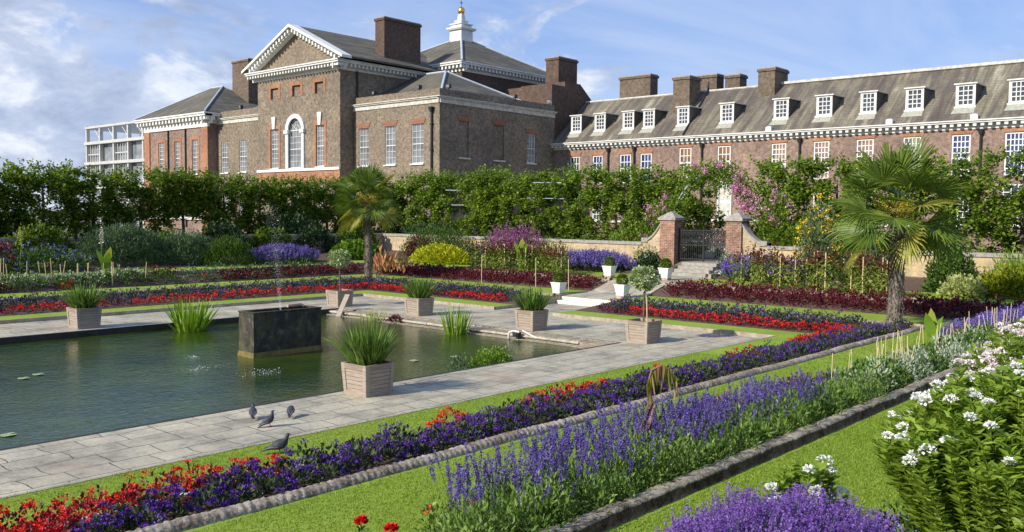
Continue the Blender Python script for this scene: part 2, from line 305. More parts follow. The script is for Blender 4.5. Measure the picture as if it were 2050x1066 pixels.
# ------------------------------------------------------------------ mesh builder
class G:
    def __init__(s): s.V = []; s.n = 0; s.F = []; s.mats = []; s.smooth = False
    def mi(s, m):
        if m not in s.mats: s.mats.append(m)
        return s.mats.index(m)
    def add(s, V, F, m):
        V = np.asarray(V, float).reshape(-1, 3); F = np.asarray(F, np.int64)
        if F.ndim == 1: F = F.reshape(1, -1)
        s.V.append(V); s.F.append((F + s.n, s.mi(m))); s.n += len(V)
    def box(s, a, b, m):
        x0, y0, z0 = a; x1, y1, z1 = b
        s.add([(x0, y0, z0), (x1, y0, z0), (x1, y1, z0), (x0, y1, z0), (x0, y0, z1), (x1, y0, z1), (x1, y1, z1), (x0, y1, z1)],
              [(0, 3, 2, 1), (4, 5, 6, 7), (0, 1, 5, 4), (1, 2, 6, 5), (2, 3, 7, 6), (3, 0, 4, 7)], m)
    def frus(s, c, z0, z1, h0, h1, m, rot=0):
        V = []
        for z, h in ((z0, h0), (z1, h1)):
            hx, hy = (h, h) if not isinstance(h, tuple) else h
            for sx_, sy_ in ((-1, -1), (1, -1), (1, 1), (-1, 1)):
                x, y = sx_*hx, sy_*hy
                V.append((c[0]+x*math.cos(rot)-y*math.sin(rot), c[1]+x*math.sin(rot)+y*math.cos(rot), z))
        s.add(V, [(0, 3, 2, 1), (4, 5, 6, 7), (0, 1, 5, 4), (1, 2, 6, 5), (2, 3, 7, 6), (3, 0, 4, 7)], m)
    def quad(s, a, b, c, d, m): s.add([a, b, c, d], [(0, 1, 2, 3)], m)
    def poly(s, P, m): s.add(P, [tuple(range(len(P)))], m)
    def prism(s, P, d, m):
        """polygon P (3d, planar) extruded by vector d"""
        P = np.asarray(P, float); k = len(P); Q = P + np.asarray(d, float)
        s.add(P, [tuple(range(k))[::-1]], m); s.add(Q, [tuple(range(k))], m)
        s.add(np.vstack([P, Q]), [(i, (i+1) % k, k+(i+1) % k, k+i) for i in range(k)], m)
    def tube(s, P, r, m, n=8, cap=True):
        P = np.asarray(P, float); k = len(P); r = np.full(k, r) if np.isscalar(r) else np.asarray(r, float)
        T = np.gradient(P, axis=0); T /= np.linalg.norm(T, axis=1)[:, None]+1e-9
        up = np.array([0, 0, 1.0]) if abs(T[0][2]) < .9 else np.array([1.0, 0, 0])
        V = []
        a = np.arange(n)/n*2*math.pi
        for i in range(k):
            u = np.cross(T[i], up); u /= np.linalg.norm(u)+1e-9; v = np.cross(T[i], u); up = np.cross(u, T[i])
            V.append(P[i] + r[i]*(np.cos(a)[:, None]*u + np.sin(a)[:, None]*v))
        s.add(np.vstack(V), [(i*n+j, i*n+(j+1) % n, (i+1)*n+(j+1) % n, (i+1)*n+j) for i in range(k-1) for j in range(n)], m)
        if cap:
            s.add(V[0], [tuple(range(n))], m); s.add(V[-1], [tuple(range(n))], m)
    def lathe(s, prof, c, m, n=16):
        a = np.arange(n)/n*2*math.pi; V = []
        for r_, z in prof: V.append(np.stack([c[0]+r_*np.cos(a), c[1]+r_*np.sin(a), np.full(n, c[2]+z)], 1))
        k = len(prof)
        s.add(np.vstack(V), [(i*n+j, i*n+(j+1) % n, (i+1)*n+(j+1) % n, (i+1)*n+j) for i in range(k-1) for j in range(n)], m)
    # --- scattered leaves (each its own island)
    def kites(s, P, D, size, width, m, cup=.12, up=None):
        P = np.asarray(P, float); n = len(P)
        if n == 0: return
        D = np.asarray(D, float); D = D/(np.linalg.norm(D, axis=1)[:, None]+1e-9)
        size = np.broadcast_to(np.asarray(size, float), (n,))[:, None]
        U = rng.normal(size=(n, 3))*.45; U[:, 2] += 1.0
        if up is not None: U = np.asarray(up)+rng.normal(size=(n, 3))*.3
        S = np.cross(D, U); S /= np.linalg.norm(S, axis=1)[:, None]+1e-9; Nn = np.cross(S, D)
        a = P; t = P+D*size; mid = P+D*size*.45+Nn*size*cup
        V = np.stack([a, mid+S*size*width, t, mid-S*size*width], 1).reshape(-1, 3)
        F = np.arange(n)[:, None]*4+np.array([0, 1, 2, 3]); s.add(V, F, m)
    def straps(s, P, D, length, width, m, droop=.5, seg=3):
        """long arching leaves: P base, D initial direction"""
        P = np.asarray(P, float); n = len(P); D = np.asarray(D, float); D = D/np.linalg.norm(D, axis=1)[:, None]
        length = np.broadcast_to(np.asarray(length, float), (n,))[:, None]; width = np.broadcast_to(np.asarray(width, float), (n,))[:, None]
        S = np.cross(D, np.array([0, 0, 1.0])+rng.normal(size=(n, 3))*.25); S /= np.linalg.norm(S, axis=1)[:, None]+1e-9
        dr = np.broadcast_to(np.asarray(droop, float), (n,))[:, None]
        rows = []; W = [1.0, .95, .7, .0] if seg == 3 else [1.0, 1.0, .9, .6, .0]
        for i in range(seg+1):
            t = i/seg; c = P+D*length*t; c = c+np.array([0, 0, -1.0])*length*dr*t*t*.6
            hor = D.copy(); hor[:, 2] = 0; c = c+hor*length*dr*t*t*.25
            rows.append((c+S*width*W[i]*.5, c-S*width*W[i]*.5))
        V = np.stack([x for r_ in rows for x in r_], 1).reshape(-1, 3); k = 2*(seg+1)
        F = np.concatenate([np.arange(n)[:, None]*k+np.array([2*i, 2*i+1, 2*i+3, 2*i+2]) for i in range(seg)]); s.add(V, F, m)
    def cards(s, P, size, m, out=None):
        """tiny petals"""
        P = np.asarray(P, float); n = len(P)
        D = rng.normal(size=(n, 3)); 
        if out is not None: D = D*.6+out
        s.kites(P, D, size, .42, m, cup=.15)
    def build(s, name, parent=None, smooth=False):
        me = bpy.data.meshes.new(name)
        V = np.vstack(s.V).astype(np.float32); me.vertices.add(len(V)); me.vertices.foreach_set('co', V.ravel())
        loops = np.concatenate([F.ravel() for F, _ in s.F]); tot = np.concatenate([np.full(len(F), F.shape[1]) for F, _ in s.F]); mi = np.concatenate([np.full(len(F), k) for F, k in s.F])
        st = np.concatenate([[0], np.cumsum(tot)[:-1]])
        me.loops.add(len(loops)); me.loops.foreach_set('vertex_index', loops.astype(np.int32))
        me.polygons.add(len(tot)); me.polygons.foreach_set('loop_start', st.astype(np.int32)); me.polygons.foreach_set('loop_total', tot.astype(np.int32))
        for m in s.mats: me.materials.append(m)
        me.polygons.foreach_set('material_index', mi.astype(np.int32))
        me.polygons.foreach_set('use_smooth', np.full(len(tot), bool(smooth)))
        me.update(calc_edges=True)
        o = bpy.data.objects.new(name, me); COL.objects.link(o)
        if parent: o.parent = parent
        return o
def empty(name, loc=(0, 0, 0), rz=0):
    o = bpy.data.objects.new(name, None); COL.objects.link(o); o.location = loc; o.rotation_euler = (0, 0, rz); o.empty_display_size = .2; return o
def tag(o, label=None, cat=None, group=None, kind=None):
    if label: o['label'] = label
    if cat: o['category'] = cat
    if group: o['group'] = group
    if kind: o['kind'] = kind
    return o
KIDS = {}
def copy_tree(o, parent=None):
    c = o.copy(); COL.objects.link(c)
    if parent: c.parent = parent
    for ch in [k for k in bpy.data.objects if k.parent == o]: copy_tree(ch, c)
    return c
def struct(name, g, smooth=False): return tag(g.build(name, smooth=smooth), kind='structure')
def uz(n, lo, hi): return rng.uniform(lo, hi, n)

# ------------------------------------------------------------------ terrain: sunken terraces
R_WAT = (-12, 22.15, 15.75, 29.85); R_POOL = (-12, 22.9, 15.75, 29.85)
R_PAV = (-17, 27.0, 12.75, 33.3); R_L1 = (-18.2, 28.25, 11.2, 34.5); R_B1 = (-21, 30.9, 9.35, 38.1)
R_L2 = (-23.5, 33.6, 6.85, 40.8); R_B3 = (-25, 35.15, 5.2, 42.3); R_L3 = (-27.3, 38.9, 2.95, 45.2); R_B4 = (-31, 41.4, -3.5, 48.7)
PY0, PY1 = 21.85, 24.9      # central path
def ring(g, A, za, B, zb, m, gap=True):
    ax0, ax1, ay0, ay1 = A; bx0, bx1, by0, by1 = B
    g.quad((ax0, ay0, za), (bx0, by0, zb), (bx1, by0, zb), (ax1, ay0, za), m)
    g.quad((ax1, ay1, za), (bx1, by1, zb), (bx0, by1, zb), (ax0, ay1, za), m)
    g.quad((ax0, ay1, za), (bx0, by1, zb), (bx0, by0, zb), (ax0, ay0, za), m)
    if gap:
        g.quad((ax1, ay0, za), (bx1, by0, zb), (bx1, PY0, zb), (ax1, PY0, za), m)
        g.quad((ax1, PY1, za), (bx1, PY1, zb), (bx1, by1, zb), (ax1, ay1, za), m)
    else: g.quad((ax1, ay0, za), (bx1, by0, zb), (bx1, by1, zb), (ax1, ay1, za), m)
def grow(Rr, d): return (Rr[0]-d, Rr[1]+d, Rr[2]-d, Rr[3]+d)
g = G(); ring(g, R_PAV, .12, R_L1, .13, MT['lawn']); struct('inner_lawn', g)
g = G(); ring(g, grow(R_B1, .12), .36, R_L2, .38, MT['lawn']); struct('middle_lawn', g)
g = G(); ring(g, grow(R_B3, .14), .82, R_L3, .88, MT['lawn']); struct('outer_lawn', g)
g = G(); ring(g, R_L1, .10, R_B1, .30, MT['soil']); ring(g, R_L2, .35, R_B3, .78, MT['soil']); ring(g, R_L3, .86, R_B4, 1.30, MT['soil']); struct('flower_bed_soil', g)
# ground sheet beyond the garden, to the horizon (ring so that it never covers the garden)
g = G(); BIG = (-1500, 2500, -1500, 2500); ring(g, R_B4, 1.30, grow(R_B4, .6), 1.5, MT['gravel'], gap=False); ring(g, grow(R_B4, .6), 1.5, BIG, 1.5, MT['gravel'], gap=False)
struct('ground', g)
g = G()
for Rr in (R_PAV,):
    x0, x1, y0, y1 = Rr
    for a, b in (((x0, y0-.07, .0), (x1+.07, y0, .13)), ((x0, y1, .0), (x1+.07, y1+.07, .13)), ((x1, y0, .0), (x1+.07, PY0, .128)), ((x1, PY1, .0), (x1+.07, y1, .128))): g.box(a, b, MT['kerbstone'])
struct('lawn_kerb', g)
g = G()                                      # paving round the pool, water side first
ring(g, R_POOL, 0, R_PAV, 0, MT['paving'], gap=False)
g.quad((27, PY0, -.0), (31.0, PY0, 0), (31.0, PY1, 0), (27, PY1, 0), MT['paving'])
g.quad((31.35, PY0, .30), (33.6, PY0, .395), (33.6, PY1, .395), (31.35, PY1, .30), MT['paving'])
g.quad((33.6, PY0, .395), (35.2, PY0, .84), (35.2, PY1, .84), (33.6, PY1, .395), MT['paving'])
g.quad((35.2, PY0, .84), (39.6, PY0, .9), (39.6, PY1, .9), (35.2, PY1, .84), MT['paving'])
for yy, sg in ((PY0, -1), (PY1, 1)):         # brick cheeks where the path cuts the terraces
    g.quad((27, yy, -.02), (27, yy, .12), (28.25, yy, .13), (28.25, yy, -.02), MT['kerbstone'])
    g.quad((28.25, yy, -.02), (28.25, yy, .10), (30.9, yy, .30), (30.9, yy, -.02), MT['kerbstone'])
    g.quad((30.9, yy, -.02), (30.9, yy, .38), (33.6, yy, .38), (33.6, yy, .2), MT['kerbstone'])
    g.quad((33.6, yy, .3), (33.6, yy, .40), (35.15, yy, .80), (35.15, yy, .5), MT['kerbstone'])
    g.quad((35.15, yy, .5), (35.15, yy, .84), (37.5, yy, .88), (37.5, yy, .5), MT['kerbstone'])
    g.box((38.9, min(yy, yy+sg*.15), .8), (41.3, max(yy, yy+sg*.15), 1.1), MT['kerbstone'])
for yy in (PY0+.002, PY1-.002):
    for (xa, za), (xb, zb_) in (((31.35, .30), (33.6, .395)), ((33.6, .395), (35.2, .84)), ((35.2, .84), (39.6, .9))): g.quad((xa, yy, za-.002), (xb, yy, zb_-.002), (xb, yy, -.4), (xa, yy, -.4), MT['kerbstone'])
struct('paving', g)
g = G()
for i, (x, z) in enumerate(((31.0, .15), (31.36, .30))): g.box((x, PY0-.15, -.02), (x+.36, PY1+.15, z), MT['step'])
for k in range(4): g.box((39.5+k*.36, 22.35, .7), (39.86+k*.36 if k < 3 else 44, 24.35, .90+.155*(k+1)), MT['coping'])
struct('steps', g)
g = G(); g.quad((-12, 15.5, -.2), (22.45, 15.5, -.2), (22.45, 30.1, -.2), (-12, 30.1, -.2), MT['water']); struct('pool_water', g)
g = G()                                      # pool lining and coping
g.box((-12, 15.76, -.8), (22.9, 15.9, -.004), MT['poolwall']); g.box((-12, 29.7, -.8), (22.9, 29.84, -.004), MT['poolwall'])
xs = list(np.arange(15.9, 29.7, 1.15))+[29.7]
for i in range(len(xs)-1):                   # stepped right-hand edge: wide brown ledge with a pale roll
    j = rng.normal()*.02
    g.box((22.42+j, xs[i]+.006, -.8), (22.92, xs[i+1]-.006, -.05+j*.6), MT['cope'])
    if i != 0: g.tube([(22.38+j, xs[i]+.01, -.10), (22.38+j, xs[i+1]-.01, -.10)], .04, MT['lip'], 8)
    g.box((22.18+j, xs[i]+.004, -.8), (22.36, xs[i+1]-.004, -.185), MT['cope'])
g.box((22.925, 15.76, -.8), (23.1, 29.84, -.004), MT['cope'])
struct('pool_edge', g)
# kerbs
def bar_kerb(g, p, q, wd, hz0, hz1, m, step=.3, amp=.015, joint=0, side=None):
    """rounded kerb from p to q with a wobbling surface"""
    p = np.array(p, float); q = np.array(q, float); Ln = np.linalg.norm(q-p); k = max(2, int(Ln/step)); d = (q-p)/Ln; sd = np.array([-d[1], d[0]])
    prof = [(-.5, 0), (-.5, .5), (-.49, .86), (-.40, .97), (0, 1.0), (.40, .97), (.49, .86), (.5, .5), (.5, 0)]
    V = []
    for i in range(k+1):
        c = p+d*Ln*i/k
        for a, b in prof:
            t_ = Ln*i/k; o = a*wd+math.sin(t_*2.1+a*5)*amp*.7+math.sin(t_*5.3)*amp*.4+rng.normal()*amp*.28; z = hz0+(hz1-hz0)*b+((math.sin(t_*1.7+b*3)*.6+math.sin(t_*6.1)*.3+rng.normal()*.25)*amp if b > 0 else 0)
            if joint and abs((t_+.4) % joint-joint/2) < step*.51 and b > 0: z -= .018; o *= .95
            V.append((c[0]+sd[0]*o, c[1]+sd[1]*o, z))
    n = len(prof); b0 = g.n; sd_ = (0, n-2) if side else ()
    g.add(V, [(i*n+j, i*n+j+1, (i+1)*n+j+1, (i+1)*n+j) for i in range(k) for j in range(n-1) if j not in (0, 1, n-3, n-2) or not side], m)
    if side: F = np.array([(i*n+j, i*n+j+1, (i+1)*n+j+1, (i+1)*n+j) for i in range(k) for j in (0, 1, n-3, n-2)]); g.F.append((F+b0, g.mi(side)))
def rope(g, p, q, r, z, m, step=.025, pitch=.11):
    p = np.array(p, float); q = np.array(q, float); Ln = np.linalg.norm(q-p); k = int(Ln/step); d = (q-p)/Ln; sd = np.array([-d[1], d[0]])
    n = 14; t = np.arange(k+1)[:, None]*Ln/k; a = (np.arange(n)/n*2*math.pi)[None, :]
    rad = r*(.86+.20*np.abs(np.sin((a*1.0+t/pitch*math.pi)))**.5)+rng.normal(size=(k+1, n))*r*.05
    wob = (np.sin(t*.9)*.012+np.sin(t*2.3+1)*.008)
    X = p[0]+d[0]*t+sd[0]*(np.cos(a)*rad*1.25+wob); Y = p[1]+d[1]*t+sd[1]*(np.cos(a)*rad*1.25+wob); Z = z+np.sin(a)*rad+wob*.4
    V = np.stack([X, Y, Z], 2).reshape(-1, 3); i = np.arange(k)[:, None]; j = np.arange(n)[None, :]
    F = np.stack([i*n+j, i*n+(j+1) % n, (i+1)*n+(j+1) % n, (i+1)*n+j], 2).reshape(-1, 4); g.add(V, F, m)
g = G(); x0, x1, y0, y1 = R_B1
rope(g, (2, y0), (x1, y0), .10, .355, MT['rope'])
rope(g, (x1, y0), (x1, PY0), .08, .36, MT['rope'], .08); rope(g, (x1, PY1), (x1, y1), .08, .36, MT['rope'], .1); rope(g, (x1, y1), (2, y1), .08, .36, MT['rope'], .1)
struct('rope_edging', g, True)
g = G(); x0, x1, y0, y1 = R_B3
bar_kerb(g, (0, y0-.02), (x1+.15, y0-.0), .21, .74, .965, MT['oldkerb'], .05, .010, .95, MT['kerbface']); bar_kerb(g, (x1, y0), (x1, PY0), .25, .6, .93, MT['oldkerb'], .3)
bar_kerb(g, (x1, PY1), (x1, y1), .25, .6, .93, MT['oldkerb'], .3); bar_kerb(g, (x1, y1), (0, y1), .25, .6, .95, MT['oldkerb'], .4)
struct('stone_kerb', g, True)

# grass blades on the nearest lawn strips
g = G()
def blades(rect, z0, z1, n, h=.028):
    x = rng.uniform(rect[0], rect[1], n); y = rng.uniform(rect[2], rect[3], n); t = (rect[3]-y)/(rect[3]-rect[2])
    P = np.stack([x, y, z0+(z1-z0)*t-.004], 1); D = rng.normal(size=(n, 3))*.45; D[:, 2] = 1
    g.kites(P, D, uz(n, h*.6, h*1.5), .16, L['blade'], .05)
blades((4, 22, 11.22, 12.72), .12, .13, 42000); blades((5, 20, 6.9, 9.15), .36, .38, 60000); blades((6, 17, 2.95, 5.0), .82, .88, 60000, .03)
blades((20, 32, 6.9, 9.15), .36, .38, 14000, .04)
tag(g.build('grass'), 'short mown grass blades on the near lawn strips', 'grass', kind='stuff')

# ------------------------------------------------------------------ building helpers
def wall(g, o, u, n, Lw, z0, z1, ops, m, dep=.22, blind=None, rev=None):
    """vertical wall from o along u, outward normal n, with rectangular openings [(a,b,za,zb,kind)]"""
    o = np.array(o, float); u = np.array(u, float); n = np.array(n, float); rev = rev or m
    us = sorted({0.0, float(Lw), *[q for t in ops for q in t[:2]]}); zs = sorted({z0, z1, *[q for t in ops for q in t[2:4]]})
    def P(a, z, d=0): return tuple(np.array([o[0]+u[0]*a-n[0]*d, o[1]+u[1]*a-n[1]*d, z]))
    for i in range(len(us)-1):
        for j in range(len(zs)-1):
            a, b, c, d = us[i], us[i+1], zs[j], zs[j+1]; ma, mc = (a+b)/2, (c+d)/2
            if any(t[0] < ma < t[1] and t[2] < mc < t[3] for t in ops): continue
            g.quad(P(a, c), P(b, c), P(b, d), P(a, d), m)
    for t in ops:
        a, b, c, d = t[:4]
        g.quad(P(a, c), P(a, c, dep), P(a, d, dep), P(a, d), rev); g.quad(P(b, c), P(b, d), P(b, d, dep), P(b, c, dep), rev)
        g.quad(P(a, d), P(a, d, dep), P(b, d, dep), P(b, d), rev); g.quad(P(a, c), P(b, c), P(b, c, dep), P(a, c, dep), rev)
        if len(t) > 4 and t[4] == 'blind': g.quad(P(a, c, dep*.7), P(b, c, dep*.7), P(b, d, dep*.7), P(a, d, dep*.7), m)
WC = {}
def window(parent, loc, w_, h, nx, ny, gl, face='x', fr=None, sill=True, fw_=.07, bar=.035, split=True):
    """sash window in local coords: y across, z up, outward = -x. returns object"""
    key = (round(w_, 2), round(h, 2), nx, ny, gl, sill, fw_)
    if key not in WC:
        g = G(); m = MT['white']; W2 = w_/2
        g.box((-.03, -W2, 0), (.05, -W2+fw_, h), m); g.box((-.03, W2-fw_, 0), (.05, W2, h), m)
        g.box((-.03, -W2+fw_, 0), (.05, W2-fw_, fw_*1.2), m); g.box((-.03, -W2+fw_, h-fw_), (.05, W2-fw_, h), m)
        for i in range(1, nx): y = -W2+fw_+(w_-2*fw_)*i/nx; g.box((.0, y-bar/2, fw_), (.04, y+bar/2, h-fw_), m)
        for j in range(1, ny):
            z = fw_+(h-2*fw_)*j/ny; b2 = bar*(1.1 if (split and j == ny//2) else .5)
            g.box((-.012, -W2+fw_, z-b2), (.043, W2-fw_, z+b2), m)
        if sill: g.box((-.26, -W2-.1, -.13), (.03, W2+.1, -.004), m)
        o = g.build('window', parent); p = G(); p.quad((.045, -W2+.02, .02), (.045, W2-.02, .02), (.045, W2-.02, h-.02), (.045, -W2+.02, h-.02), MT[gl]); q = p.build('pane', o)
        WC[key] = (o.data, q.data)
    else:
        a, b = WC[key]; o = bpy.data.objects.new('window', a); COL.objects.link(o); o.parent = parent
        q = bpy.data.objects.new('pane', b); COL.objects.link(q); q.parent = o
    o.location = loc; o.rotation_euler = (0, 0, 0 if face == 'x' else math.pi/2); return o
def cornice(g, p, q, n, zb, zt, out, m, br=.42, brw=.18, frieze=True, brh=None):
    """moulded cornice with modillion brackets running p->q, outward n"""
    p = np.array(p, float); q = np.array(q, float); Ln = np.linalg.norm(q-p); u = (q-p)/Ln; n = np.array(n, float); H = zt-zb
    def slab(a, b, d0, d1, z0, z1):
        c = [p+u*a+n*d0, p+u*b+n*d0, p+u*b+n*d1, p+u*a+n*d1]
        V = [(x[0], x[1], z0) for x in c]+[(x[0], x[1], z1) for x in c]
        g.add(V, [(0, 3, 2, 1), (4, 5, 6, 7), (0, 1, 5, 4), (1, 2, 6, 5), (2, 3, 7, 6), (3, 0, 4, 7)], m)
    slab(0, Ln, -.05, out, zb+H*.66, zt-H*.14); slab(-.06, Ln+.06, -.05, out+.1, zt-H*.14, zt)
    slab(0, Ln, -.05, .08, zb, zb+H*.66)
    if br:
        k = int(Ln/br)
        for i in range(k+1):
            a = (i+.5)*Ln/(k+1); slab(a-brw/2, a+brw/2, .08, out*.85, zb+H*.30, zb+H*.655)
def chimney(parent, x0, x1, y0, y1, z0, z1, m='chimbrick', pots=0):
    g = G(); g.box((x0, y0, z0), (x1, y1, z1-.35), MT[m]); g.box((x0-.1, y0-.1, z1-.35), (x1+.1, y1+.1, z1-.12), MT[m]); g.box((x0-.02, y0-.02, z1-.12), (x1+.02, y1+.02, z1), MT['coping'])
    o = g.build('chimney', parent)
    for i in range(pots):
        p = G(); p.lathe([(.14, 0), (.16, .1), (.12, .5), (.15, .6)], ((x0+x1)/2, y0+(y1-y0)*(i+.5)/pots, z1), MT['terracotta'], 10); p.build('chimney_pot', o)
    return o
def slopes(g, base, z0, ridge, zr, m, lead=None):
    """hip roof: base (x0,x1,y0,y1), ridge ((x,y),(x,y)); same points = pyramid"""
    x0, x1, y0, y1 = base; A = (x0, y0, z0); B = (x1, y0, z0); C_ = (x1, y1, z0); D = (x0, y1, z0); r1 = (*ridge[0], zr); r2 = (*ridge[1], zr)
    g.poly([A, B, r1], m); g.poly([C_, D, r2], m)
    if r1 == r2: g.poly([B, C_, r1], m); g.poly([D, A, r1], m)
    else: g.poly([B, C_, r2, r1], m); g.poly([D, A, r1, r2], m)
    if lead:
        for a, b in ((A, r1), (B, r1), (C_, r2), (D, r2), (r1, r2)):
            if a != b: g.tube([(a[0], a[1], a[2]+.03), (b[0], b[1], b[2]+.03)], .12, lead, 6)
def lintel(g, u0, u1, z, h, x, m, t=.05, face='x'):
    pts = [(u0-.05, z), (u1+.05, z), (u1+.3, z+h), (u0-.3, z+h)]
    if face == 'x': g.prism([(x, a, b) for a, b in pts], (-t, 0, 0), m)
    else: g.prism([(a, x, b) for a, b in pts], (0, -t, 0), m)
def surround(g, u0, u1, z0, z1, wd, x, m, t=.04, face='x', bottom=False):
    def bx(a, b, c, d):
        if face == 'x': g.box((x-t, a, c), (x, b, d), m)
        else: g.box((a, x-t, c), (b, x, d), m)
    bx(u0-wd, u0, z0, z1+wd); bx(u1, u1+wd, z0, z1+wd); bx(u0, u1, z1, z1+wd)
    if bottom: bx(u0-wd, u1+wd, z0-wd*.4, z0-.002)
GZ = 1.5

# ---- corner pavilion (parapet, three sash windows on the sunny side)
b = tag(empty('pavilion', (55.9, 58.3, GZ)), 'square brown brick pavilion with parapet and stone band, at the corner of the palace', 'building')
inv = Vector((-55.9, -58.3, -GZ))
def child(g, name, parent, smooth=False):
    o = g.build(name, parent, smooth); o.location = -Vector(parent.location) if parent.parent is None else (0, 0, 0); return o
def cwin(parent, loc, *a, **k):
    return window(parent, Vector(loc)-Vector(parent.location), *a, **k)
g = G(); X = 55.9; Y0, Y1 = 58.3, 70.3; XE = 72.0; zt = 14.95
litw = [(60.35, 61.95), (64.15, 65.65), (68.05, 69.5)]
wall(g, (X, Y0, 0), (0, 1, 0), (-1, 0, 0), Y1-Y0, GZ, zt, [(a-Y0, b_-Y0, 8.4, 11.98) for a, b_ in litw]+[(a-Y0, b_-Y0, 3.0, 6.4) for a, b_ in litw], MT['brownbrick'])
dk = [(58.3, 59.6, 9.0, 12.3, 'blind'), (62.95, 64.4, 9.0, 12.3, 'blind'), (67.75, 69.05, 8.95, 11.8)]
wall(g, (X, Y0, 0), (1, 0, 0), (0, -1, 0), XE-X, GZ, zt, [(a-X, b_-X, *r_) for a, b_, *r_ in dk], MT['brownbrick'])
g.quad((X+.45, Y0+.45, zt), (X, Y0, zt), (X, Y1, zt), (X+.45, Y1, zt), MT['coping']); g.quad((X, Y0, zt), (X+.45, Y0+.45, zt), (XE, Y0+.45, zt), (XE, Y0, zt), MT['coping'])
g.quad((X+.45, Y0+.45, 14), (X+.45, Y1, 14), (X+.45, Y1, zt), (X+.45, Y0+.45, zt), MT['brownbrick']); g.quad((X+.45, Y0+.45, 14), (X+.45, Y0+.45, zt), (XE, Y0+.45, zt), (XE, Y0+.45, 14), MT['brownbrick'])
child(g, 'wall', b)
g = G(); cornice(g, (X, Y0-.2), (X, Y1), (-1, 0), 13.68, 14.28, .22, MT['stonetrim'], br=0); cornice(g, (X-.22, Y0), (XE, Y0), (0, -1), 13.68, 14.27, .22, MT['stonetrim'], br=0); child(g, 'cornice', b)
g = G(); slopes(g, (X+.6, XE-.6, Y0+.6, 78.5), 14.35, ((64.0, 65.9), (64.0, 78.4)), 18.05, MT['slate'], MT['lead']); child(g, 'roof', b)
g = G()
for a, b_ in litw: g = G(); lintel(g, a, b_, 11.98, .48, X, MT['redlintel']); child(g, 'lintel', b)
for t in dk: g = G(); lintel(g, t[0], t[1], t[3], .5, Y0, MT['redlintel'], face='y'); child(g, 'lintel', b)
for a, b_ in litw:
    cwin(b, (X+.12, (a+b_)/2, 8.4), b_-a-.02, 3.56, 3, 6, 'glass_grey'); cwin(b, (X+.12, (a+b_)/2, 3.0), b_-a-.02, 3.38, 3, 6, 'glass_grey')
cwin(b, (68.4, Y0+.12, 8.95), 1.28, 2.83, 3, 4, 'glass_grey', face='y')
for t in dk[:2]: g = G(); g.box((t[0]-.1, Y0-.16, 8.85), (t[1]+.1, Y0+.02, 8.99), MT['stonetrim']); child(g, 'sill', b)
g = G(); g.tube([(X-.14, 59.2, 1.6), (X-.14, 59.2, 13.0)], .09, MT['darkmetal'], 8); g.frus((X-.16, 59.2), 12.9, 13.35, .11, .22, MT['darkmetal'])
for z in (4, 7, 9.5, 11.8): g.box((X-.25, 59.05, z), (X, 59.35, z+.1), MT['darkmetal'])
child(g, 'drainpipe', b)
def floodlight(x, y, z, lab, m='darkmetal'):
    g = G(); g.box((-.16, -.2, .14), (.14, .2, .44), MT[m]); g.frus((0, 0), .44, .5, .17, .12, MT['darkmetal']); g.tube([(0, 0, 0), (0, 0, .15)], .05, MT['darkmetal'], 6); g.box((-.2, -.17, .17), (-.165, .17, .41), MT['glass_grey'])
    o = g.build('floodlight'); o.location = (x, y, z); o.rotation_euler = (0, 0, random.uniform(-.5, .5)); tag(o, lab, 'floodlight', 'small floodlights on the palace parapets'); return o
floodlight(56.1, 67.4, zt, 'black floodlight on the sunny parapet above the pavilion, nearest the pedimented block')
floodlight(56.1, 61.1, zt, 'black floodlight on the sunny parapet, right of the middle window')
floodlight(57.2, 58.5, zt, 'black floodlight just round the shaded corner of the pavilion parapet')
floodlight(66.2, 58.5, zt, 'small floodlight on the middle of the shaded pavilion parapet')
floodlight(71.4, 58.5, zt, 'pale floodlight at the far right end of the pavilion parapet', 'lead')

# ---- pedimented block
b = tag(empty('pedimented_block', (54.3, 70.3, GZ)), 'tall brown brick block with white pediment and round-arched window', 'building')
X = 54.3; Y0, Y1 = 70.35, 84.3; ZE = 17.9
g = G(); ups = [(72.95, 74.3), (76.7, 78.1), (80.55, 81.9)]; loc_ = [(72.8, 74.15, 8.4, 12.45), (80.55, 82.0, 8.4, 12.45)]; AR = (76.4, 78.75, 8.35, 12.2)
ops = [(a-Y0, b_-Y0, 15.55, 16.65, 'blind') for a, b_ in ups]+[(a-Y0, b_-Y0, c, d) for a, b_, c, d in loc_]+[(AR[0]-Y0, AR[1]-Y0, 8.35, 13.4)]+[(a-Y0, b_-Y0, 3.0, 6.6) for a, b_ in ((72.9, 74.1), (76.6, 78.4), (80.6, 81.9))]
wall(g, (X, Y0, 0), (0, 1, 0), (-1, 0, 0), Y1-Y0, GZ, ZE, ops, MT['brownbrick'], .3)
ac = (AR[0]+AR[1])/2; ar = (AR[1]-AR[0])/2
for sg in (-1, 1):      # spandrels over the arch
    pts = [(ac+sg*ar, 13.4), (ac+sg*ar, 12.2)]+[(ac+sg*ar*math.cos(t), 12.2+ar*math.sin(t)) for t in np.linspace(0.1, math.pi/2, 8)]+[(ac, 13.4)]
    g.poly([(X+.002, a, z) for a, z in pts], MT['brownbrick'])
g.quad((X, Y0, GZ), (70, Y0, GZ), (70, Y0, ZE), (X, Y0, ZE), MT['brownbrick']); g.quad((X, Y1, GZ), (X, Y1, ZE), (70, Y1, ZE), (70, Y1, GZ), MT['brownbrick'])
yc = (Y0+Y1)/2; hw = 8.2; ZA = 22.35; ZB = 18.45
g.poly([(X+.1, yc-hw+.7, ZB), (X+.1, yc+hw-.7, ZB), (X+.1, yc, ZA-.45)], MT['brownbrick']); child(g, 'wall', b)
g = G()
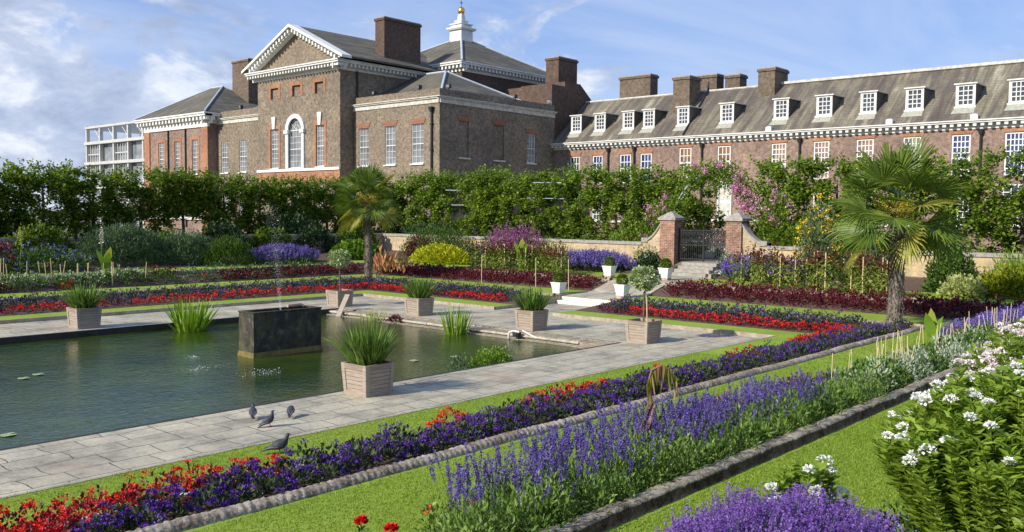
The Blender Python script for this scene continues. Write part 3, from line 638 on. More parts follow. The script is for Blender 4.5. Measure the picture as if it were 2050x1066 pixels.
for sg in (-1, 1):
    g.prism([(X-.95, yc, ZA), (X-.95, yc+sg*(hw+.25), ZB+.02), (X-.95, yc+sg*(hw+.25), ZB+.2), (X-.95, yc, ZA+.2)], (16, 0, 0), MT['slate'])
child(g, 'roof', b)
g = G(); cornice(g, (X, Y0-.9), (X, Y1+.9), (-1, 0), 17.55, 18.4, .95, MT['white'], .5, .22)
cornice(g, (X-.9, Y0), (69.5, Y0), (0, -1), 17.55, 18.4, .85, MT['white'], .5, .22)
child(g, 'cornice', b)
g = G(); sl_ = math.atan2(ZA-ZB, hw)
for sg in (-1, 1):
    e = (yc+sg*(hw+.35), ZB)
    g.prism([(X-1.0, yc, ZA+.24), (X-1.0, e[0], e[1]+.24), (X-1.0, e[0], e[1]-.02), (X-1.0, yc, ZA-.05)], (1.15, 0, 0), MT['white'])
    g.prism([(X-.55, yc, ZA-.10), (X-.55, yc+sg*(hw-.4), ZB+.10), (X-.55, yc+sg*(hw-1.1), ZB+.10), (X-.55, yc, ZA-.45)], (.62, 0, 0), MT['white'])
    for k in range(15):
        t = (k+.7)/15.5; y = yc+sg*(hw-.6)*t; z = ZA-.28-(ZA-ZB)*t*(hw-.6)/hw; g.box((X-.85, y-.12, z-.18), (X-.4, y+.12, z+.16), MT['white'])
child(g, 'pediment', b)
for a, b_ in ups: g = G(); surround(g, a, b_, 15.55, 16.65, .38, X, MT['orangebrick']); child(g, 'brick_surround', b)
for a, b_, c, d in loc_: g = G(); surround(g, a, b_, c, d, .36, X, MT['orangebrick']); child(g, 'brick_surround', b)
g = G(); g.box((X-.06, Y0-.02, 6.9), (X-.002, Y1, 8.0), MT['orangebrick']); child(g, 'brick_band', b)
for a, b_, c, d in loc_: g = G(); m_ = (a+b_)/2; g.prism([(X-.045, m_-.2, d), (X-.045, m_+.2, d), (X-.045, m_+.33, d+1.25), (X-.045, m_-.33, d+1.25)], (-.12, 0, 0), MT['white']); child(g, 'keystone', b)
g = G(); g.box((X-.18, Y0-.05, 8.02), (X, Y1+.05, 8.28), MT['white']); child(g, 'string_course', b)
g = G()
for sg in (-1, 1):
    y = ac+sg*(ar+.18); g.box((X-.16, y-.2, 8.3), (X-.003, y+.2, 12.0), MT['white']); g.box((X-.3, y-.34, 11.85), (X-.003, y+.34, 12.2), MT['white'])
n_ = 14
for i in range(n_):
    t0, t1 = math.pi*i/n_, math.pi*(i+1)/n_; q = [(ac+rr*math.cos(t), 12.2+rr*math.sin(t)) for rr, t in ((ar-.02, t0), (ar+.42, t0), (ar+.42, t1), (ar-.02, t1))]
    g.prism([(X-.003, a, z) for a, z in q], (-.16, 0, 0), MT['white'])
child(g, 'arch_surround', b)
for a, b_, c, d in loc_: cwin(b, (X+.15, (a+b_)/2, c), b_-a-.02, d-c-.02, 3, 8, 'glass_grey')
o = cwin(b, (X+.15, ac, 8.35), 2*ar-.02, 3.84, 4, 6, 'glass_grey')
g = G(); m_ = MT['white']
for t in np.linspace(0, math.pi, 6)[1:-1]: g.tube([(0, 0, 3.84), (0, (ar-.05)*math.cos(t), 3.84+(ar-.05)*math.sin(t))], .022, m_, 4)
for rr in (.5, ar-.06): g.tube([(0, rr*math.cos(t), 3.84+rr*math.sin(t)) for t in np.linspace(0, math.pi, 12)], .03, m_, 4)
g.build('fanlight', o)
g = G(); g.poly([(.05, (ar-.0)*math.cos(t), 3.8+(ar)*math.sin(t)) for t in np.linspace(0, math.pi, 14)], MT['glass_grey']); g.build('fanlight_pane', o)
for a in (73.5, 77.5, 81.25): cwin(b, (X+.15, a, 3.0), 1.16, 3.55, 3, 6, 'glass_grey')
chimney(b, 60.0, 64.9, 70.6, 72.0, 17.0, 23.55, 'tallchim').location = -Vector(b.location)
g = G(); g.tube([(56.3, Y0-.12, 8), (56.3, Y0-.12, 17.6)], .09, MT['darkmetal'], 8); child(g, 'drainpipe', b)

# ---- recessed link with two windows
b = tag(empty('link_range', (55.9, 84.3, GZ)), 'low brown brick range with stone band between the pedimented block and the hipped pavilion', 'building')
g = G(); X = 55.9; lw = [(89.1, 90.6), (92.85, 94.35)]
wall(g, (X, 84.31, 0), (0, 1, 0), (-1, 0, 0), 10.9, GZ, 15.25, [(a-84.31, b_-84.31, 8.3, 11.8) for a, b_ in lw]+[(a-84.31, b_-84.31, 3, 6.2) for a, b_ in lw], MT['brownbrick'])
g.quad((X, 84.31, 15.25), (X, 95.2, 15.25), (X+.5, 95.2, 15.25), (X+.5, 84.31, 15.25), MT['coping']); child(g, 'wall', b)
g = G(); cornice(g, (X, 84.31), (X, 95.2), (-1, 0), 13.85, 14.5, .22, MT['stonetrim'], br=0); child(g, 'cornice', b)
g = G(); slopes(g, (X+.7, 72, 84.4, 96), 14.7, ((64, 90), (64, 95)), 17.2, MT['slate'], MT['lead']); child(g, 'roof', b)
for a, b_ in lw: cwin(b, (X+.12, (a+b_)/2, 8.3), 1.48, 3.48, 3, 6, 'glass_grey'); cwin(b, (X+.12, (a+b_)/2, 3), 1.48, 3.18, 3, 6, 'glass_grey')
chimney(b, 62.0, 64.2, 98.3, 101.9, 15.0, 22.6, 'chimbrick').location = -Vector(b.location)
floodlight(56.1, 90.4, 15.25, 'black floodlight on the low parapet left of the pedimented block')

# ---- hipped end pavilion
b = tag(empty('end_pavilion', (54.8, 95.2, GZ)), 'red-brick pavilion with white bracketed cornice and hipped slate roof, far left end of the palace', 'building')
X = 54.8; Y0, Y1 = 95.2, 110.3; g = G(); ew = [(97.55, 98.85), (101.6, 102.9), (105.5, 106.85)]
wall(g, (X, Y0, 0), (0, 1, 0), (-1, 0, 0), Y1-Y0, GZ, 13.6, [(a-Y0, b_-Y0, 8.2, 12.2) for a, b_ in ew]+[(a-Y0, b_-Y0, 3.2, 6.6) for a, b_ in ew], MT['redbrick'])
g.quad((X, Y0, GZ), (70, Y0, GZ), (70, Y0, 15), (X, Y0, 15), MT['redbrick']); child(g, 'wall', b)
for a in (Y0, Y1-1.35): g = G(); g.box((X-.12, a-.01, GZ), (X-.003, a+1.35, 13.58), MT['orangebrick']); child(g, 'pilaster', b)
for a, b_ in ew: g = G(); surround(g, a, b_, 8.2, 12.2, .34, X, MT['orangebrick']); child(g, 'brick_surround', b)
g = G(); g.box((X-.1, Y0+1.36, 6.9), (X-.003, Y1-1.36, 7.9), MT['orangebrick']); child(g, 'brick_band', b)
g = G(); g.box((X-.2, Y0-.1, 2.9), (X-.005, Y1, 3.2), MT['white']); child(g, 'string_course', b)
g = G(); g.box((X-.16, Y0-.14, 13.58), (X+.1, Y1, 14.0), MT['white']); cornice(g, (X, Y0-.8), (X, Y1+.8), (-1, 0), 13.95, 15.15, .9, MT['white'], .8, .34); cornice(g, (X-.8, Y0), (62, Y0), (0, -1), 13.95, 15.14, .8, MT['white'], .8, .34); child(g, 'cornice', b)
g = G(); slopes(g, (X-.9, 69, Y0-.8, 111.2), 15.2, ((61.3, 103.0), (61.3, 105.5)), 19.45, MT['slate'], MT['lead']); child(g, 'roof', b)
for a, b_ in ew: cwin(b, (X+.12, (a+b_)/2, 8.2), 1.3, 3.98, 3, 8, 'glass_grey'); cwin(b, (X+.12, (a+b_)/2, 3.2), 1.3, 3.38, 3, 6, 'glass_grey')
for y in (100.2, 104.3):
    g = G(); g.tube([(X-.12, y, 2), (X-.12, y, 13.6)], .09, MT['darkmetal'], 8); child(g, 'drainpipe', b)

# ---- main block with cupola
b = tag(empty('main_block', (66.4, 66.0, GZ)), 'tall shaded brick block with pyramid slate roof behind the pavilion', 'building')
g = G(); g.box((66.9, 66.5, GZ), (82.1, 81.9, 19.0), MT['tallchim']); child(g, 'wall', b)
g = G(); cornice(g, (66.9, 66.5), (82.1, 66.5), (0, -1), 18.55, 19.5, .75, MT['white'], .55, .24); cornice(g, (66.9, 65.8), (66.9, 82), (-1, 0), 18.55, 19.5, .75, MT['white'], .55, .24); child(g, 'cornice', b)
g = G(); slopes(g, (66.1, 82.9, 65.7, 82.7), 19.5, ((74.5, 74.2), (74.5, 74.2)), 24.0, MT['slate'], MT['lead']); child(g, 'roof', b)
for a in (70.6, 74.7, 78.2): g = G(); surround(g, a, a+1.5, 14.6, 15.9, .4, 66.48, MT['orangebrick'], face='y', bottom=True); g.box((a, 66.40, 14.6), (a+1.5, 66.47, 15.9), MT['glass_dark']); child(g, 'blind_window', b)
g = G(); c = (74.5, 74.2)
for z0, z1, h0, h1 in ((23.2, 24.75, .95, .92), (24.75, 24.92, 1.12, 1.25), (24.92, 25.05, 1.25, 1.2), (25.05, 25.4, .85, .82), (25.4, 25.5, .98, .98), (25.5, 25.8, .58, .5), (25.8, 25.88, .6, .6), (25.88, 26.6, .34, .27)): g.frus(c, z0, z1, h0, h1, MT['white'])
cp = child(g, 'cupola', b)
g = G(); g.lathe([(.001, 0), (.2, .02), (.3, .1), (.39, .25), (.42, .42), (.39, .6), (.3, .74), (.16, .83), (.001, .85)], (*c, 26.6), MT['gold'], 18); g.build('gilded_ball', cp, True)
g = G(); g.tube([(*c, 27.4), (*c, 28.2)], .03, MT['darkmetal'], 6); g.box((c[0]-.2, c[1]-.02, 27.9), (c[0]+.2, c[1]+.02, 27.98), MT['darkmetal']); g.build('weathervane', cp)
# ---- shaded gable block joining the wing
b = tag(empty('gable_block', (72, 58.6, GZ)), 'dark shaded brick gable with a tall chimney, where the long wing begins', 'building')
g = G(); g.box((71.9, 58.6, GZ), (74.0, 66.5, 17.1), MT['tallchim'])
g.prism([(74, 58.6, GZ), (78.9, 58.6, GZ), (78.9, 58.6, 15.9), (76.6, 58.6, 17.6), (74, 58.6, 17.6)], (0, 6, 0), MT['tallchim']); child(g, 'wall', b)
chimney(b, 74.9, 78.1, 60.2, 61.9, 16.5, 20.5, 'tallchim').location = -Vector(b.location)

# ---- long wing with dormers
b = tag(empty('long_wing', (72, 58.0, GZ)), 'long two-storey red-brown brick wing with dormered roof and bracketed white cornice', 'building')
X = 72.0; YS, YE = -14.0, 58.4; g = G()
ws = [(56.25, 55.05, 9.72, 3, 4, 'glass_dark'), (53.45, 52.25, 9.72, 3, 4, 'glass_skytint'), (50.2, 48.95, 9.72, 3, 4, 'glass_skytint'), (47.88, 46.62, 9.72, 3, 4, 'glass_skytint'), (43.68, 42.42, 10.08, 3, 4, 'glass_bricktint'), (39.8, 38.52, 10.08, 3, 4, 'glass_bricktint'),
      (34.72, 33.42, 10.08, 4, 7, 'glass_pink'), (31.06, 29.74, 10.08, 4, 7, 'glass_pink'), (27.55, 26.2, 10.08, 4, 7, 'glass_pink'), (23.98, 22.65, 10.08, 4, 7, 'glass_grey'), (20.5, 19.2, 10.08, 4, 7, 'glass_skytint'), (16.95, 15.45, 10.08, 5, 7, 'glass_skytint'), (12.6, 11.3, 10.08, 4, 7, 'glass_skytint')]
low = [(39.6, 38.4, 3.6, 6.8), (48.8, 47.4, 3.4, 6.4), (34.6, 33.3, 3.4, 6.4), (31.0, 29.7, 3.4, 6.4), (27.5, 26.2, 3.4, 6.4), (23.9, 22.6, 3.4, 6.4), (20.4, 19.1, 3.4, 6.4), (17, 15.4, 3.4, 6.4), (53.4, 52.2, 3.4, 6.4), (43.7, 42.4, 3.4, 6.4)]
ops = [(b_-YS, a-YS, zt_-(3.1 if nx > 3 else 2.75), zt_) for a, b_, zt_, nx, ny, gl in ws]+[(b_-YS, a-YS, c, d) for a, b_, c, d in low]
wall(g, (X, YS, 0), (0, 1, 0), (-1, 0, 0), YE-YS, GZ, 10.7, ops, MT['redbrick'], .16); child(g, 'wall', b)
for a, b_, zt_, nx, ny, gl in ws: g = G(); lintel(g, b_, a, zt_+.01, .34, X, MT['orangebrick'], .05); child(g, 'lintel', b)
g = G(); g.box((X-.03, YS, 10.36), (X-.002, YE, 10.52), MT['orangebrick']); child(g, 'brick_band', b)
for a, c_, z in ((28, 42.3, 3.45), (42.5, 56, 3.2), (10, 27.9, 3.2)): g = G(); g.box((X-.1, a, z), (X-.003, c_, z+.17), MT['white']); child(g, 'string_course', b)
for a, b_, zt_, nx, ny, gl in ws: h = 3.1 if nx > 3 else 2.75; cwin(b, (X+.08, (a+b_)/2, zt_-h), a-b_-.02, h-.02, nx, ny, gl, sill=False, fw_=.11, bar=.07)
for a, b_, c, d in low[1:]: cwin(b, (X+.08, (a+b_)/2, c), a-b_-.02, d-c-.02, 3, 6, 'glass_dark', sill=True, fw_=.11, bar=.06)
g = G(); g.box((X-.08, 38.3, 3.6), (X+.1, 38.46, 6.8), MT['door']); g.box((X-.08, 39.54, 3.6), (X+.1, 39.7, 6.8), MT['door']); g.box((X-.08, 38.3, 6.8), (X+.1, 39.7, 7.0), MT['door']); g.box((X+.02, 38.46, 3.62), (X+.08, 39.54, 6.79), MT['door']); dr = child(g, 'door', b)
for z in (3.9, 5.4):
    for y in (38.55, 39.05): g = G(); g.box((X-.01, y, z), (X+.018, y+.4, z+1.15), MT['stonetrim']); g.build('door_panel', dr)
g = G(); cornice(g, (X, YS), (X, YE), (-1, 0), 10.42, 11.05, .62, MT['white'], .52, .24); child(g, 'cornice', b)
g = G(); XR, ZR = 77.4, 15.75
def roofz(x): return 11.02+(x-71.5)*(ZR-11.02)/(XR-71.5)
g.quad((71.5, YS, 11.02), (71.5, YE, 11.02), (XR, YE, ZR), (XR, YS, ZR), MT['wingroof']); g.quad((XR, YS, ZR), (XR, YE, ZR), (83.3, YE, 11.0), (83.3, YS, 11.0), MT['wingroof'])
g.quad((71.5, YE, 11.02), (83.3, YE, 11.0), (XR, YE, ZR), (XR, YE, ZR-.01), MT['redbrick'])
rf = child(g, 'roof', b)
g = G(); g.tube([(XR, YS, ZR+.03), (XR, YE, ZR+.03)], .11, MT['stonetrim'], 6); g.box((XR-.2, YS, ZR+.0), (XR+.25, 38.8, ZR+.22), MT['stonetrim'])
g.tube([(71.6, 43.1, 11.2), (XR, 43.9, ZR+.1), (XR, 43.9, ZR+.9)], .09, MT['darkmetal'], 6)
g.build('ridge_capping', rf)
for y in (24.9, 18.9, 34.8):
    g = G(); g.box((71.45, y-.25, 11.05), (71.75, y+.25, 11.42), MT['white']); g.frus((71.6, y), 11.42, 11.5, (.15, .25), (.06, .1), MT['lead']); child(g, 'vent_box', b)
dms = [(56.87, 55.63), (53.92, 52.68), (50.57, 49.33), (48.22, 47.02), (44.51, 43.32), (40.1, 38.84), (35.03, 33.77), (31.29, 30.02), (27.66, 26.47), (24.18, 22.91), (20.57, 19.27), (17.0, 15.84), (13.2, 11.9), (9.6, 8.4)]
DX = 73.0; zb = roofz(DX)
for a, b_ in dms:
    g = G(); m_ = (a+b_)/2; hwid = (a-b_)/2; zt_ = zb+1.62; xb = 71.5+(zt_-11.02)*(XR-71.5)/(ZR-11.02)
    dm_ = G()
    for y in (m_-hwid, m_+hwid): dm_.add([(DX+.02, y, zb-.05), (DX+.02, y, zt_), (xb, y, zt_)], [(0, 1, 2)], MT['slate'])
    dm_.box((DX-.16, m_-hwid-.16, zt_), (xb+.1, m_+hwid+.16, zt_+.09), MT['white'])
    dm_.box((DX-.06, m_-hwid-.03, zb-.12), (DX+.02, m_-hwid+.05, zt_), MT['white']); dm_.box((DX-.06, m_+hwid-.05, zb-.12), (DX+.02, m_+hwid+.03, zt_), MT['white'])
    dm_.box((DX-.18, m_-hwid-.1, zb-.18), (DX+.1, m_+hwid+.1, zb), MT['white'])
    # pale lead apron below the sill
    dm_.quad((DX-.18, m_-hwid-.05, zb-.11), (DX-.18, m_+hwid+.05, zb-.11), (DX-.75, m_+hwid+.15, roofz(DX-.75)+.012), (DX-.75, m_-hwid-.15, roofz(DX-.75)+.012), MT['apron'])
    d_ = child(dm_, 'dormer', b)
    o = window(d_, (DX, m_, zb), 2*hwid-.1, 1.6, 3, 4, 'glass_dark', sill=False, fw_=.12, bar=.065, split=False); 
for (x0, x1, y0, y1, z0, z1) in ((79.5, 80.9, 51.8, 55.6, 13.5, 18.45), (74.6, 76.6, 44.3, 46.05, 13.3, 17.0), (79.5, 80.9, 44.2, 47.3, 13.5, 17.75), (79.5, 80.9, 41.75, 43.3, 13.5, 17.5), (76.0, 78.6, 36.5, 38.1, 14.4, 17.2)):
    chimney(b, x0, x1, y0, y1, z0, z1).location = -Vector(b.location)
g = G(); g.lathe([(.2, 0), (.22, .7), (.26, .75), (.26, .85), (.001, .85)], (77.4, 16.3, 15.9), MT['terracotta'], 10); child(g, 'chimney_pot', b)
for y in (51.5, 48.5, 41.3, 32.2, 18.5):
    g = G(); g.tube([(X-.14, y, 2), (X-.14, y, 10.3)], .085, MT['darkmetal'], 8); g.frus((X-.16, y), 10.0, 10.35, .1, .18, MT['darkmetal']); child(g, 'drainpipe', b)

# ---- modern building at the far left
b = tag(empty('modern_building', (60, 112, GZ)), 'grey concrete-framed modern building with glazed bays, beyond the left end of the palace', 'building')
X = 60.0; Y0, Y1 = 112.0, 138.6; g = G(); nb = 6; zs = (3.5, 7.1, 10.6, 13.6)
for z in zs: g.box((X-.5, Y0, z), (X+12, Y1+.3, z+.42), MT['concrete'])
for i in range(nb+1):
    y = Y0+(Y1-Y0)*i/nb; g.box((X-.3, y-.18, GZ), (X+.2, y+.18, 16.4), MT['concrete']); g.box((X-.3, y-.14, 15.9), (X+12, y+.14, 16.35), MT['concrete'])
g.box((X-.35, Y0, 16.0), (X-.05, Y1+.2, 16.3), MT['concrete']); g.box((X+8, Y0+1, 13.9), (X+8.4, Y1, 15.8), MT['concrete']); child(g, 'frame', b)
g = G()
for j in range(3):
    for i in range(nb):
        y0 = Y0+(Y1-Y0)*i/nb+.2; y1 = Y0+(Y1-Y0)*(i+1)/nb-.2
        if i % 2 == 0: continue
        for k in range(6): y = y0+(y1-y0)*k/5; g.box((X-.12, y-.04, zs[j]+.42), (X-.02, y+.04, zs[j+1]), MT['white'])
        g.box((X-.12, y0, zs[j]+1.5), (X-.02, y1, zs[j]+1.6), MT['white'])
for i in range(nb): y0 = Y0+(Y1-Y0)*i/nb+.2; g.tube([(X, y0, 14.1), (X, y0+2, 15.8)], .04, MT['white'], 4); g.tube([(X, y0+2, 14.1), (X, y0, 15.8)], .04, MT['white'], 4)
child(g, 'glazing_bar', b)
g = G(); g.box((X+.3, Y0, GZ), (X+.4, Y1, 13.6), MT['glass_grey']); child(g, 'glazing', b)

# ------------------------------------------------------------------ garden wall, gate and piers
def cap_wall(g, p, q, t, z0, z1):
    (x0, y0), (x1, y1) = p, q
    if x0 == x1: g.box((x0, min(y0, y1), z0), (x0+t, max(y0, y1), z1-.14), MT['yellowwall']); g.box((x0-.06, min(y0, y1), z1-.14), (x0+t+.06, max(y0, y1), z1), MT['coping'])
    else: g.box((min(x0, x1), y0, z0), (max(x0, x1), y0+t, z1-.14), MT['yellowwall']); g.box((min(x0, x1), y0-.06, z1-.14), (max(x0, x1), y0+t+.06, z1), MT['coping'])
WX = 41.5
def garden_wall(lab, segs, ramp_=None):
    gr = tag(empty('garden_wall', (*segs[0][0], 1.0)), lab, 'wall', 'low brick walls round the garden'); g = G(); c_ = G()
    for p, q in segs:
        (x0, y0), (x1, y1) = p, q
        if x0 == x1: g.box((x0, min(y0, y1), .8), (x0+.35, max(y0, y1), 2.30), MT['yellowwall']); c_.box((x0-.06, min(y0, y1), 2.302), (x0+.41, max(y0, y1), 2.47), MT['coping'])
        else: g.box((min(x0, x1), y0, .8), (max(x0, x1), y0+.35, 2.30), MT['yellowwall']); c_.box((min(x0, x1), y0-.06, 2.302), (max(x0, x1), y0+.41, 2.47), MT['coping'])
    if ramp_:
        ya, yb = ramp_; n = 9; P = [(ya, 2.3)]+[(ya+(yb-ya)*t, 2.47+.95*(t**2.2)) for t in np.linspace(0, 1, n)]+[(yb, 2.3)]
        g.prism([(WX, a, z) for a, z in [(yb, .8), (ya, .8)]]+[(WX, a, z) for a, z in P[1:-1]], (.35, 0, 0), MT['yellowwall'])
        Q = P[1:-1]
        for i in range(len(Q)-1):
            (a, z), (b2, z2) = Q[i], Q[i+1]; c_.prism([(WX-.07, a, z+.004), (WX-.07, b2, z2+.004), (WX-.07, b2, z2+.13), (WX-.07, a, z+.13)], (.5, 0, 0), MT['coping'])
        c_.box((WX-.06, min(ya, ya+(yb-ya)*.3), 2.44), (WX+.41, max(ya, ya+(yb-ya)*.3), 2.70), MT['coping'])
    child(g, 'brickwork', gr); child(c_, 'coping', gr); return gr
garden_wall('low buff brick wall with stone coping and a curved ramp, left of the gate', [((WX, 27.4), (WX, 48.9))], (27.4, 26.2))
garden_wall('low buff brick wall with stone coping and a curved ramp, right of the gate', [((WX, 20.1), (WX, -2))], (20.1, 21.45))
garden_wall('long low brick wall under the dark hedge on the far left side', [((41.8, 48.95), (-5, 48.95))])
for y0, y1, lab in ((25.3, 26.2, 'square red-brick gate pier with pyramid stone cap, left of the iron gate'), (21.45, 22.3, 'square red-brick gate pier with pyramid stone cap, right of the iron gate')):
    p_ = tag(empty('gate_pier', (WX, (y0+y1)/2, 1.4)), lab, 'gate pier', 'brick piers either side of the gate'); g = G(); g.box((WX-.12, y0, .9), (WX+.75, y1, 3.66), MT['gardenbrick']); child(g, 'shaft', p_)
    g = G(); g.box((WX-.2, y0-.09, 3.662), (WX+.83, y1+.09, 3.80), MT['coping']); g.frus((WX+.315, (y0+y1)/2), 3.80, 4.12, (.5, (y1-y0)/2+.07), (.06, .05), MT['coping']); child(g, 'cap', p_)
p_ = tag(empty('iron_gate', (WX+.3, 23.8, 1.52)), 'pair of black wrought iron gates at the top of the garden steps', 'gate')
g = G(); GX = WX+.3; ya, yb = 22.32, 25.28; m_ = MT['darkmetal']
for z in (1.62, 2.35, 3.12): g.box((GX, ya, z), (GX+.04, yb, z+.05), m_)
for y in np.linspace(ya+.03, yb-.03, 26): g.tube([(GX+.02, y, 1.56), (GX+.02, y, 3.2)], .014, m_, 5)
for y in (ya+.02, (ya+yb)/2, yb-.02): g.box((GX-.01, y-.03, 1.52), (GX+.05, y+.03, 3.25), m_)
child(g, 'gate_frame', p_)
g = G()
for i in range(17):
    for j in range(4):
        cy = ya+.12+i*(yb-ya-.24)/16; cz = 2.45+j*.19; sg = 1 if (i+j) % 2 else -1
        g.tube([(GX+.02, cy+sg*.11*math.cos(t)*(1-t/11), cz+.11*math.sin(t)*(1-t/11)) for t in np.linspace(0, 8, 14)], .018, m_, 4)
        if j % 2: g.add([(GX+.02, cy-.07, cz-.03), (GX+.02, cy+.07, cz-.1), (GX+.03, cy+.05, cz+.09)], [(0, 1, 2)], m_)
child(g, 'scrollwork', p_)

# ------------------------------------------------------------------ plant helpers
def dome(n, c, rx, ry, h, lo=.55, bump_=.18, seed=0, zmin=0.0):
    """points in the outer shell of a bumpy dome; returns P, outward direction"""
    u = rng.uniform(zmin, 1, n); a = rng.uniform(0, 2*math.pi, n); s_ = np.sqrt(1-u*u)
    d = np.stack([s_*np.cos(a), s_*np.sin(a), u], 1)
    k = 1+bump_*(np.sin(5*a+seed)*np.cos(4*u*3+seed*2)+.6*np.sin(11*a+seed*3+u*9))
    r_ = k*(lo+(1-lo)*rng.uniform(0, 1, n)**.6)
    P = np.stack([c[0]+d[:, 0]*rx*r_, c[1]+d[:, 1]*ry*r_, c[2]+d[:, 2]*h*r_], 1); return P, d
def mound(name, label, cat, c, rx, ry, h, lm, nl, ls, flowers=None, width=.3, group=None, up=.5, lo=.5, bump_=.15, spike=None):
    root = tag(empty(name, c), label, cat, group)
    g = G(); P, d = dome(nl, (0, 0, 0), rx, ry, h, lo, bump_, c[0]); D = d*.7+rng.normal(size=(nl, 3))*.45; D[:, 2] += up
    g.kites(P, D, uz(nl, ls*.6, ls*1.3), width, L[lm]); g.build('foliage', root)
    if flowers:
        fm, nf, fr, fs, k = flowers; g = G(); P, d = dome(nf, (0, 0, 0), rx*1.02, ry*1.02, h*1.03, .85, bump_, c[0], .12)
        Q = np.repeat(P, k, 0)+rng.normal(size=(nf*k, 3))*fr; g.cards(Q, uz(nf*k, fs*.7, fs*1.3), L[fm], np.repeat(d, k, 0)*.8); g.build('flowers', root)
    if spike:
        fm, ns, sl, fs, k = spike; g = G(); P, d = dome(ns, (0, 0, 0), rx*.96, ry*.96, h*.84, .72, bump_, c[0], .1)
        D = d*.45; D[:, 2] += 1.0; D += rng.normal(size=D.shape)*.12; D /= np.linalg.norm(D, axis=1)[:, None]
        spikes(g, P, D, sl, fs, k, fm); g.build('flower_spikes', root)
    return root
def spikes(g, P, D, sl, fs, k, fm, stem='green', stemw=.006, part=.6):
    n = len(P); ln = uz(n, sl*.7, sl*1.2)[:, None]
    g.straps(P, D, ln[:, 0], stemw, L[stem], 0.02)
    t = rng.uniform(1-part, 1.0, (n, k)); Q = P[:, None, :]+D[:, None, :]*(ln*t)[:, :, None]
    rad = fs*.55*(1.15-t*.55)[:, :, None]; Q = Q+rng.normal(size=(n, k, 3))*rad*.7
    o = rng.normal(size=(n*k, 3)); o[:, 2] += .6; g.kites(Q.reshape(-1, 3), o, uz(n*k, fs*.7, fs*1.25), .42, L[fm], .2)
def bedpts(n, x0, x1, y0, y1): return np.stack([rng.uniform(x0, x1, n), rng.uniform(y0, y1, n)], 1)
def jgrid(x0, x1, y0, y1, s):
    X_, Y_ = np.meshgrid(np.arange(x0+s/2, x1, s), np.arange(y0+s/2, y1, s)); P = np.stack([X_.ravel(), Y_.ravel()], 1); return P+rng.uniform(-.33, .33, P.shape)*s
def clumps(g, C_, rz, h, nl, ls, lm, nf=0, fk=10, fr=.04, fs=.02, fm=None, jit=.25, width=.3, ftop=.3):
    """C_ (n,3) plant centres. rz radius, h height; many small dome plants in one mesh"""
    n = len(C_)
    if n == 0: return
    sc = rng.uniform(1-jit, 1+jit, n)
    i = np.repeat(np.arange(n), nl); m = len(i); u = rng.uniform(0, 1, m); a = rng.uniform(0, 2*math.pi, m); s_ = np.sqrt(1-u*u); r_ = rng.uniform(.5, 1, m)**.6
    d = np.stack([s_*np.cos(a), s_*np.sin(a), u], 1); P = C_[i]+np.stack([d[:, 0]*rz, d[:, 1]*rz, d[:, 2]*h], 1)*(r_*sc[i])[:, None]
    D = d*.8+rng.normal(size=(m, 3))*.4; D[:, 2] += .35; g.kites(P, D, uz(m, ls*.6, ls*1.3), width, L[lm])
    if nf:
        i = np.repeat(np.arange(n), nf); m = len(i); u = rng.uniform(ftop, 1, m); a = rng.uniform(0, 2*math.pi, m); s_ = np.sqrt(1-u*u)
        d = np.stack([s_*np.cos(a), s_*np.sin(a), u], 1); P = C_[i]+np.stack([d[:, 0]*rz, d[:, 1]*rz, d[:, 2]*h], 1)*(rng.uniform(.92, 1.12, m)*sc[i])[:, None]
        Q = np.repeat(P, fk, 0); a = rng.uniform(0, 2*math.pi, len(Q)); rr = fr*np.sqrt(rng.uniform(0, 1, len(Q))); Q = Q+np.stack([rr*np.cos(a), rr*np.sin(a), rng.normal(size=len(Q))*fr*.25], 1)
        o = np.zeros((len(Q), 3)); o[:, 2] = .6; g.cards(Q, uz(len(Q), fs*.7, fs*1.3), L[fm], o)
def z_b1n(y): return .10+(11.2-y)/(11.2-9.35)*.2
def with_z(P, f): return np.column_stack([P, f(P[:, 0], P[:, 1])])
EXC_PALM = [(30.4, 10.2), (30.6, 37.3)]
def away(P, r_=.5):
    k = np.ones(len(P), bool)
    for q in EXC_PALM: k &= np.hypot(P[:, 0]-q[0], P[:, 1]-q[1]) > r_
    return P[k]

# ---- inner bed, near side: purple heliotrope along the rope edging, red along the pool side
fz = lambda x, y: z_b1n(y)
def redmask(x):   # where the pool-side edge shows red
    return (x < 7.6) | ((x > 10.3) & (x < 11.0)) | ((x > 12.6) & (x < 15.4)) | ((x > 17.2) & (x < 17.8)) | ((x > 21.0) & (x < 21.8)) | (x > 24.2)
P = away(jgrid(2.5, 30.6, 9.58, 10.75, .36)); keep = ~((P[:, 0] < 5.6) & (P[:, 1] > 10.2)) & ~((P[:, 0] < 4.2)); P = P[keep]; nearm = P[:, 0] < 17
g = G(); clumps(g, with_z(P[nearm], fz), .27, .36, 90, .085, 'helio', 9, 34, .066, .026, 'purple', jit=.34); clumps(g, with_z(P[~nearm], fz), .27, .36, 50, .09, 'helio', 6, 12, .065, .036, 'purple', jit=.3)
tag(g.build('heliotrope_bedding'), 'deep purple heliotrope bedding along the near rope edging', 'flowers', kind='stuff')
P = jgrid(3.0, 28.5, 10.6, 11.05, .3); P = P[redmask(P[:, 0])]; P2 = jgrid(2.2, 6.2, 9.7, 10.9, .36); P2 = P2[(P2[:, 1] > 10.25) | (P2[:, 0] < 4.2)]; P = np.vstack([P, P2])
g = G(); clumps(g, with_z(P, fz), .17, .36, 40, .075, 'coleus', 8, 14, .055, .036, 'red'); tag(g.build('red_begonia_bedding'), 'scarlet begonia bedding along the lawn edge of the near bed', 'flowers', kind='stuff')
P = jgrid(6.4, 28.5, 10.6, 10.95, .33); P = P[~redmask(P[:, 0])]
